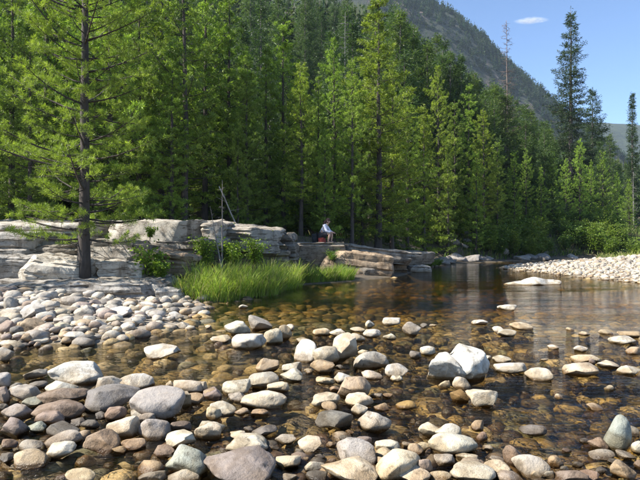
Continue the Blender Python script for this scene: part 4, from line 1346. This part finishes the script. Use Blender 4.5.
shrub_px(SHRUBS[2], 150, 240, 16.0, .38, LG, 'little yellow-green plant sprouting from a crack in the ledge')
shrub_px(SHRUBS[3], 205, 272, 16.4, .95, LG, 'willowy shrub behind the grass next to the dead saplings', None, 1.2)
shrub_px(SHRUBS[1], 232, 270, 17.0, .9, LG, 'leafy green shrub in the middle of the tall grass', None, 1.1)
shrub_px(SHRUBS[3], 255, 270, 17.4, .95, LG, 'loose pale green shrub at the edge of the dark bedrock', None, 1.1)
shrub_px(SHRUBS[1], 332, 262, 22.3, .5, (.9, .95, 1), 'small dark plant hanging on the face of the sitting ledge')
UND = 'leafy undergrowth shrub in the shade under the pines'
for k in range(46):
    px = rs.uniform(215, 520); d = rs.uniform(26, 33) if px < 400 else rs.uniform(36, 44)
    x = (px - 320) / FPX * d
    if sdist(UPLAND, np.array([[x, d]]))[0] < 1.4: continue
    shrub(BIGSHRUB[k % 3] if k % 3 else SHRUBS[k % 4], x, d, rs.uniform(.5, 1.1) * (1 if k % 3 else 1.8), (LG, (1, 1, 1), (.8, .9, .9), (1.4, 1.2, .8))[k % 4], UND, 'undergrowth shrubs under the pines')
for k in range(110):
    px = rs.uniform(465, 615); d = 40.5 + max(0, px - 510) * .06 + rs.uniform(0, 7)
    x = (px - 320) / FPX * d
    if sdist(UPLAND, np.array([[x, d]]))[0] < -.3: continue
    shrub(BIGSHRUB[k % 3], x, d, rs.uniform(.45, 1.0), ((1.1, 1.1, 1), (.8, .9, .9), (1.2, 1.1, .9))[k % 3], 'dark leafy shrub on the far bank between pines and gravel bar', 'shrubs on the far bank')
for k in range(10):
    px = rs.uniform(-20, 215); d = rs.uniform(20, 25)
    x = (px - 320) / FPX * d
    shrub(BIGSHRUB[k % 3], x, d, rs.uniform(.25, .45), (.7, .75, .75), 'leafy shrub in the shade behind the top slab of the ledge', 'shrubs behind the top slab')
for k, (px, d, s) in enumerate([(585, 46, 1.1), (600, 45, 1.3), (612, 44, 1.0), (622, 47, 1.2), (566, 47, .8), (634, 43, .9), (646, 42, 1.0), (545, 46, .7)]):
    x = (px - 320) / FPX * d
    shrub(BIGSHRUB[k % 3], x, d, s * .75, (1.1, 1.1, .95), 'bright willow shrub at the back edge of the gravel bar', 'willows behind the gravel bar', 'willow_shrub')
for k in range(7):
    px = 412 + k * 4.5; d = 27.5 + k * .6
    x = (px - 320) / FPX * d
    shrub(SHRUBS[k % 4], x, d, rs.uniform(.4, .6), LG, 'low bright green plant at the water past the end of ledge', 'low plants at the end of the ledge', 'bank_plant', max(hz(x, d), 0), .8)

# ---------------------------------------------------------------- grass
def grass(name, P, hmin, hmax, label, seed, c0=(.17, .26, .04), c1=(.38, .44, .10), lean=.9, w=.010):
    rs = np.random.RandomState(seed)
    n = len(P)
    z = hgt(P[:, 0], P[:, 1])
    o = np.stack([P[:, 0], P[:, 1], z - .03], 1)
    clump = np.clip(.78 + 1.1 * fbm(np.stack([P[:, 0] * 2.3, P[:, 1] * 2.3, P[:, 0] * 0], 1), 3), .3, 1.35)
    hh = (rs.uniform(hmin, hmax, n) * clump)[:, None]
    a = rs.rand(n) * 6.28
    d = np.stack([np.cos(a), np.sin(a), a * 0], 1) * (rs.rand(n, 1) ** .7 * lean)
    d[:, 0] += .14
    s = np.stack([np.sin(a + rs.randn(n)), np.cos(a), a * 0], 1); s /= np.linalg.norm(s, axis=1)[:, None]
    up = np.array([0, 0, 1.0])
    ww = w * rs.uniform(.6, 1.4, (n, 1))
    p1 = o + hh * (up * .5 + d * .22); p2 = o + hh * (up * .85 + d * .62); p3 = o + hh * (up * (1 - .25 * (d ** 2).sum(1, keepdims=True)) + d * 1.1)
    v = np.stack([o - s * ww * .5, o + s * ww * .5, p1 - s * ww * .5, p1 + s * ww * .5, p2 - s * ww * .35, p2 + s * ww * .35, p3], 1).reshape(-1, 3)
    i = np.arange(n)[:, None] * 7
    f = np.concatenate([i + np.array([t]) for t in ((0, 1, 3), (0, 3, 2), (2, 3, 5), (2, 5, 4), (4, 5, 6))])
    t = rs.rand(n, 1)
    c = np.array(c0) * (1 - t) + np.array(c1) * t
    c *= np.clip(1 + .9 * fbm(np.stack([P[:, 0] * 1.7 + 7, P[:, 1] * 1.7, P[:, 0] * 0], 1), 2), .55, 1.3)[:, None]
    dry = rs.rand(n) < .13
    c[dry] = (.34, .29, .13)
    b = Buf(); b.add(v, f, np.repeat(c, 7, 0))
    ob = link(name, b.mesh(name), M_GRASS)
    ob.color = (1, 1, 1, 1)
    tag(ob, label, 'grass', None, 'stuff')
def sample_poly(poly, n, seed):
    rs = np.random.RandomState(seed)
    poly = np.array(poly, float)
    lo, hi = poly.min(0), poly.max(0)
    P = lo + rs.rand(n * 6, 2) * (hi - lo)
    return P[sdist(poly, P) > 0][:n]
grass('grass', sample_poly([(-3.6, 13.6), (-2.9, 13.35), (-2.2, 13.45), (-1.75, 14.4), (-1.2, 15.0), (-1.05, 16.4), (-.6, 17.6), (-.75, 18.3), (-.9, 19.2), (-1.6, 18.6), (-2.4, 16.9), (-3.5, 15.4)], 17000, 1), .30, .85, 'tall bright green grass on the bank below the ledge', 1)
grass('grass', sample_poly([(-.8, 18.5), (1.25, 20.3), (1.3, 21.3), (-.9, 20.0)], 5200, 2), .28, .62, 'shorter green grass strip at the waterline below the person', 2, (.13, .21, .035), (.28, .36, .07))
g3 = sample_poly([(16, 30), (34, 38), (38, 60), (20, 48), (14, 42)], 9000, 3)
grass('grass', g3[g3[:, 0] > .5 * g3[:, 1]], .2, .55, 'pale grass on the rise behind the gravel bar', 3, (.16, .20, .06), (.34, .36, .13), w=.03)
g5 = sample_poly([(8, 36), (14, 40.2), (30, 49), (40, 56), (36, 60), (20, 50), (9, 43)], 6500, 5)
g5 = g5[sdist(UPLAND, g5) > -.4]
grass('undergrowth', g5, .25, .7, 'rank green undergrowth on the far bank behind the gravel bar', 5, (.06, .11, .025), (.17, .23, .05), .9, .045)
g4 = sample_poly([(-8, 19), (2, 23), (6, 31.5), (13, 42), (24, 52), (10, 52), (-6, 34), (-14, 24)], 11000, 4)
grass('undergrowth', g4[sdist(UPLAND, g4) > 1.5], .12, .4, 'sparse green undergrowth on the shaded forest floor', 4, (.06, .10, .02), (.14, .19, .04), .8, .03)

# ---------------------------------------------------------------- seated person
def skin_obj(name, joints, edges, mat, parent, sub=2):
    me = bpy.data.meshes.new(name)
    names = list(joints)
    me.from_pydata([joints[n][0] for n in names], [(names.index(a), names.index(b)) for a, b in edges], [])
    o = link(name, me, mat, parent)
    md = o.modifiers.new('skin', 'SKIN'); md.use_smooth_shade = True
    if not me.skin_vertices: me.skin_vertices.new()
    for i, n in enumerate(names):
        r = joints[n][1]
        me.skin_vertices[0].data[i].radius = (r, r) if not isinstance(r, tuple) else r
        me.skin_vertices[0].data[i].use_root = (i == 0)
    sb = o.modifiers.new('sub', 'SUBSURF'); sb.levels = sub; sb.render_levels = sub
    return o
def person():
    base = at(325.5, 243.2, 23.6)
    r = link('person', None, loc=tuple(base), rot=(0, 0, R(-18)))
    tag(r, 'person in white long-sleeved shirt sitting bent forward on the rock ledge', 'person')
    SK = simple_material('skin', (.52, .33, .24), .55, .2, 8, bmp=0)
    SHIRT = simple_material('white shirt cloth', (.68, .70, .80), .85, .35, 9, bmp=.3)
    SHORT = simple_material('black shorts cloth', (.02, .02, .025), .85, .3, 9, bmp=.3)
    HAIR = simple_material('dark reddish hair', (.075, .03, .025), .6, .4, 40, bmp=.3)
    SHOE = simple_material('dark sandals', (.05, .04, .035), .7, .3, 9, bmp=0)
    DARK = simple_material('eye', (.02, .015, .01), .3, .1, 9, bmp=0)
    J = {'pelvis': ((-.16, 0, .36), .11), 'spine': ((-.13, 0, .50), .11), 'chest': ((-.03, 0, .68), .125), 'neckb': ((.06, 0, .79), .06), 'neck': ((.095, 0, .84), .047), 'skull': ((.13, 0, .90), .07), 'crown': ((.14, 0, .965), .075),
         'hipL': ((-.14, .09, .35), .085), 'kneeL': ((.25, .13, .43), .058), 'calfL': ((.24, .13, .27), .05), 'ankL': ((.22, .13, .07), .034), 'toeL': ((.37, .14, .035), .03),
         'hipR': ((-.14, -.09, .35), .085), 'kneeR': ((.24, -.13, .40), .058), 'calfR': ((.20, -.14, .25), .05), 'ankR': ((.15, -.14, .07), .034), 'toeR': ((.30, -.16, .035), .03),
         'shL': ((.0, .17, .72), .06), 'elL': ((.14, .2, .50), .042), 'wrL': ((.30, .12, .47), .028), 'haL': ((.36, .09, .45), .026),
         'shR': ((.0, -.17, .72), .06), 'elR': ((.12, -.2, .49), .042), 'wrR': ((.29, -.10, .47), .028), 'haR': ((.35, -.06, .45), .026)}
    E = [('pelvis', 'spine'), ('spine', 'chest'), ('chest', 'neckb'), ('neckb', 'neck'), ('neck', 'skull'), ('skull', 'crown')]
    for s in 'LR':
        E += [('pelvis', 'hip' + s), ('hip' + s, 'knee' + s), ('knee' + s, 'calf' + s), ('calf' + s, 'ank' + s), ('ank' + s, 'toe' + s), ('chest', 'sh' + s), ('sh' + s, 'el' + s), ('el' + s, 'wr' + s), ('wr' + s, 'ha' + s)]
        for q in range(4):
            n = 'f%s%d' % (s, q); h = J['ha' + s][0]; sg = 1 if s == 'L' else -1
            J[n] = ((h[0] + .035 - .004 * q, h[1] + sg * (.024 - .016 * q), h[2] - .012), .0085)
            J[n + 't'] = ((h[0] + .055 - .006 * q, h[1] + sg * (.024 - .016 * q), h[2] - .045), .0075)
            E += [('ha' + s, n), (n, n + 't')]
        h = J['ha' + s][0]; sg = 1 if s == 'L' else -1
        J['th' + s] = ((h[0] - .005, h[1] - sg * .035, h[2] + .012), .009); J['tt' + s] = ((h[0] + .03, h[1] - sg * .045, h[2] - .005), .008)
        E += [('ha' + s, 'th' + s), ('th' + s, 'tt' + s)]
    skin_obj('body', J, E, SK, r)
    def sub(names, edges, grow):
        return {n: (J[n][0], J[n][1] + grow) for n in names}, edges
    S = {n: (J[n][0], J[n][1] + .02) for n in ('chest', 'spine', 'pelvis', 'neckb', 'shL', 'elL', 'shR', 'elR')}
    S['neckb'] = (J['neckb'][0], .062)
    for s in 'LR': S['wr' + s] = (tuple(np.array(J['wr' + s][0]) - np.array([.02, 0, 0])), .042)
    skin_obj('shirt', S, [('chest', 'spine'), ('spine', 'pelvis'), ('chest', 'neckb'), ('chest', 'shL'), ('shL', 'elL'), ('elL', 'wrL'), ('chest', 'shR'), ('shR', 'elR'), ('elR', 'wrR')], SHIRT, r)
    Q = {n: (J[n][0], J[n][1] + .022) for n in ('pelvis', 'hipL', 'hipR')}
    for s in 'LR':
        a, b = np.array(J['hip' + s][0]), np.array(J['knee' + s][0])
        Q['mid' + s] = (tuple(a + (b - a) * .5), .096); Q['hem' + s] = (tuple(a + (b - a) * .82), .086)
    skin_obj('shorts', Q, [('pelvis', 'hipL'), ('hipL', 'midL'), ('midL', 'hemL'), ('pelvis', 'hipR'), ('hipR', 'midR'), ('midR', 'hemR')], SHORT, r)
    # hair: a cap of hair with a tied tail, behind and over the skull
    v, f = ICO[3]
    hv = v * np.array([.112, .098, .118]) + (fbm(v * 4, 3) * .012)[:, None] * v
    hv[:, 0] -= .055 * smooth(.0, .09, hv[:, 0]) * (hv[:, 2] < .05)
    hb = Buf(); hb.add(hv + np.array([.118, 0, .955]), f)
    hb.tube([(.03, 0, .95), (-.03, 0, .90), (-.06, .01, .82), (-.07, .01, .74)], [.045, .05, .04, .012], 7)
    link('hair', hb.mesh('hair'), HAIR, r)
    fb = Buf()
    fb.tube([(.205, 0, .935), (.232, 0, .91), (.21, 0, .895)], [.008, .014, .01], 6)
    link('nose', fb.mesh('nose'), SK, r)
    for sg in (-1, 1):
        e = Buf(); e.add(ICO[2][0] * .011 + np.array([.206, .032 * sg, .94]), ICO[2][1]); link('eye', e.mesh('eye'), DARK, r)
        e = Buf(); e.add(ICO[2][0] * np.array([.018, .01, .03]) + np.array([.125, .095 * sg, .92]), ICO[2][1]); link('ear', e.mesh('ear'), SK, r)
    mb = Buf(); mb.tube([(.20, -.025, .872), (.209, 0, .87), (.20, .025, .872)], [.004, .007, .004], 6); link('mouth', mb.mesh('mouth'), simple_material('lips', (.4, .16, .13), .5, .1, 9, bmp=0), r)
    for s in 'LR':
        a, t = np.array(J['ank' + s][0]), np.array(J['toe' + s][0])
        b = Buf(); h = a.copy(); h[2] = .03
        b.tube([h + (h - t) * .25, h, (h + t) / 2, t + (t - h) * .12, t + (t - h) * .25], [.02, .042, .045, .042, .018], 8)
        link('shoe', b.mesh('shoe'), SHOE, r)
    rot = Matrix.Rotation(R(-18), 3, 'Z')
    def bag(name, off, L_, D_, H_, col, label, cat):
        me = box_rock(name, L_, D_, H_, 50, r=.07, amp=.012, strata=0, res=.03)
        p = Vector(base) + rot @ Vector(off)
        mt = simple_material(name + ' cloth', col, .8, .35, 14, bmp=.3)
        rr = link(name, None, loc=p, rot=(0, 0, R(-18)))
        tag(rr, label, cat)
        link('bag_body', me, mt, rr)
        b = Buf()
        b.tube([(-L_ * .2, 0, H_ * .95), (-L_ * .12, 0, H_ * 1.12), (L_ * .12, 0, H_ * 1.12), (L_ * .2, 0, H_ * .95)], [.012] * 4, 6)
        link('handle', b.mesh('handle'), mt, rr)
        b = Buf(); b.add(ICO[2][0] * np.array([L_ * .36, .05, H_ * .28]) + np.array([0, -D_ / 2 + .01, H_ * .4]), ICO[2][1])
        link('pocket', b.mesh('pocket'), mt, rr)
    bag('seat_bag', (-.15, 0, -.02), .28, .30, .26, (.30, .04, .025), 'red bag on the rock ledge under the seated person', 'bag')
    bag('backpack', (-.46, .05, -.02), .26, .3, .42, (.018, .018, .02), 'black backpack on the rock ledge behind the seated person', 'backpack')
person()

# ---------------------------------------------------------------- wisp of cloud
def cloud():
    d = 4200.0
    c = at(531, 20.5, d)
    v, f = ICO[4]
    vv = v * np.array([150, 60, 21.0])
    vv[:, 2] += 8 * np.sin(v[:, 0] * 2.2)
    m, nt, out = nodemat('cloud vapour')
    tc = N(nt, 'ShaderNodeTexCoord')
    mp = N(nt, 'ShaderNodeMapping'); mp.inputs['Scale'].default_value = (.012, .02, .05)
    nt.links.new(tc.outputs['Object'], mp.inputs[0])
    n1 = noise(nt, mp.outputs[0], 1.0, 5, .6, .6)
    sc = N(nt, 'ShaderNodeMapping'); sc.inputs['Scale'].default_value = (1 / 150, 1 / 60, 1 / 26.0)
    nt.links.new(tc.outputs['Object'], sc.inputs[0])
    ln = N(nt, 'ShaderNodeVectorMath', operation='LENGTH'); nt.links.new(sc.outputs[0], ln.inputs[0])
    fall = maprange(nt, ln.outputs['Value'], .25, 1.0, 1.0, 0.0)
    dn = math_n(nt, 'MULTIPLY', math_n(nt, 'MULTIPLY', fall, maprange(nt, n1, .36, .6)), .030)
    pv = N(nt, 'ShaderNodeVolumePrincipled'); pv.inputs['Color'].default_value = (1, 1, 1, 1)
    nt.links.new(dn, pv.inputs['Density'])
    nt.links.new(pv.outputs[0], out.inputs['Volume'])
    o = link('cloud', mesh_np('cloud', vv, f), m, loc=tuple(c))
    tag(o, 'single small white wisp of cloud in the blue sky', 'cloud', None, 'stuff')
cloud()

# ---------------------------------------------------------------- valley haze
def haze():
    m, nt, out = nodemat('valley haze')
    pv = N(nt, 'ShaderNodeVolumePrincipled')
    pv.inputs['Color'].default_value = (.66, .83, 1.0, 1)
    pv.inputs['Density'].default_value = .00016
    pv.inputs['Anisotropy'].default_value = .1
    nt.links.new(pv.outputs[0], out.inputs['Volume'])
    x0, x1, y0, y1, z0, z1 = -1900, 2700, -1300, 2800, -6, 350
    v = [(x, y, z) for z in (z0, z1) for y in (y0, y1) for x in (x0, x1)]
    f = [(0, 2, 3, 1), (4, 5, 7, 6), (0, 1, 5, 4), (2, 6, 7, 3), (0, 4, 6, 2), (1, 3, 7, 5)]
    o = link('haze', mesh_np('haze', v, f, None, False), m)
    tag(o, kind='stuff')
haze()
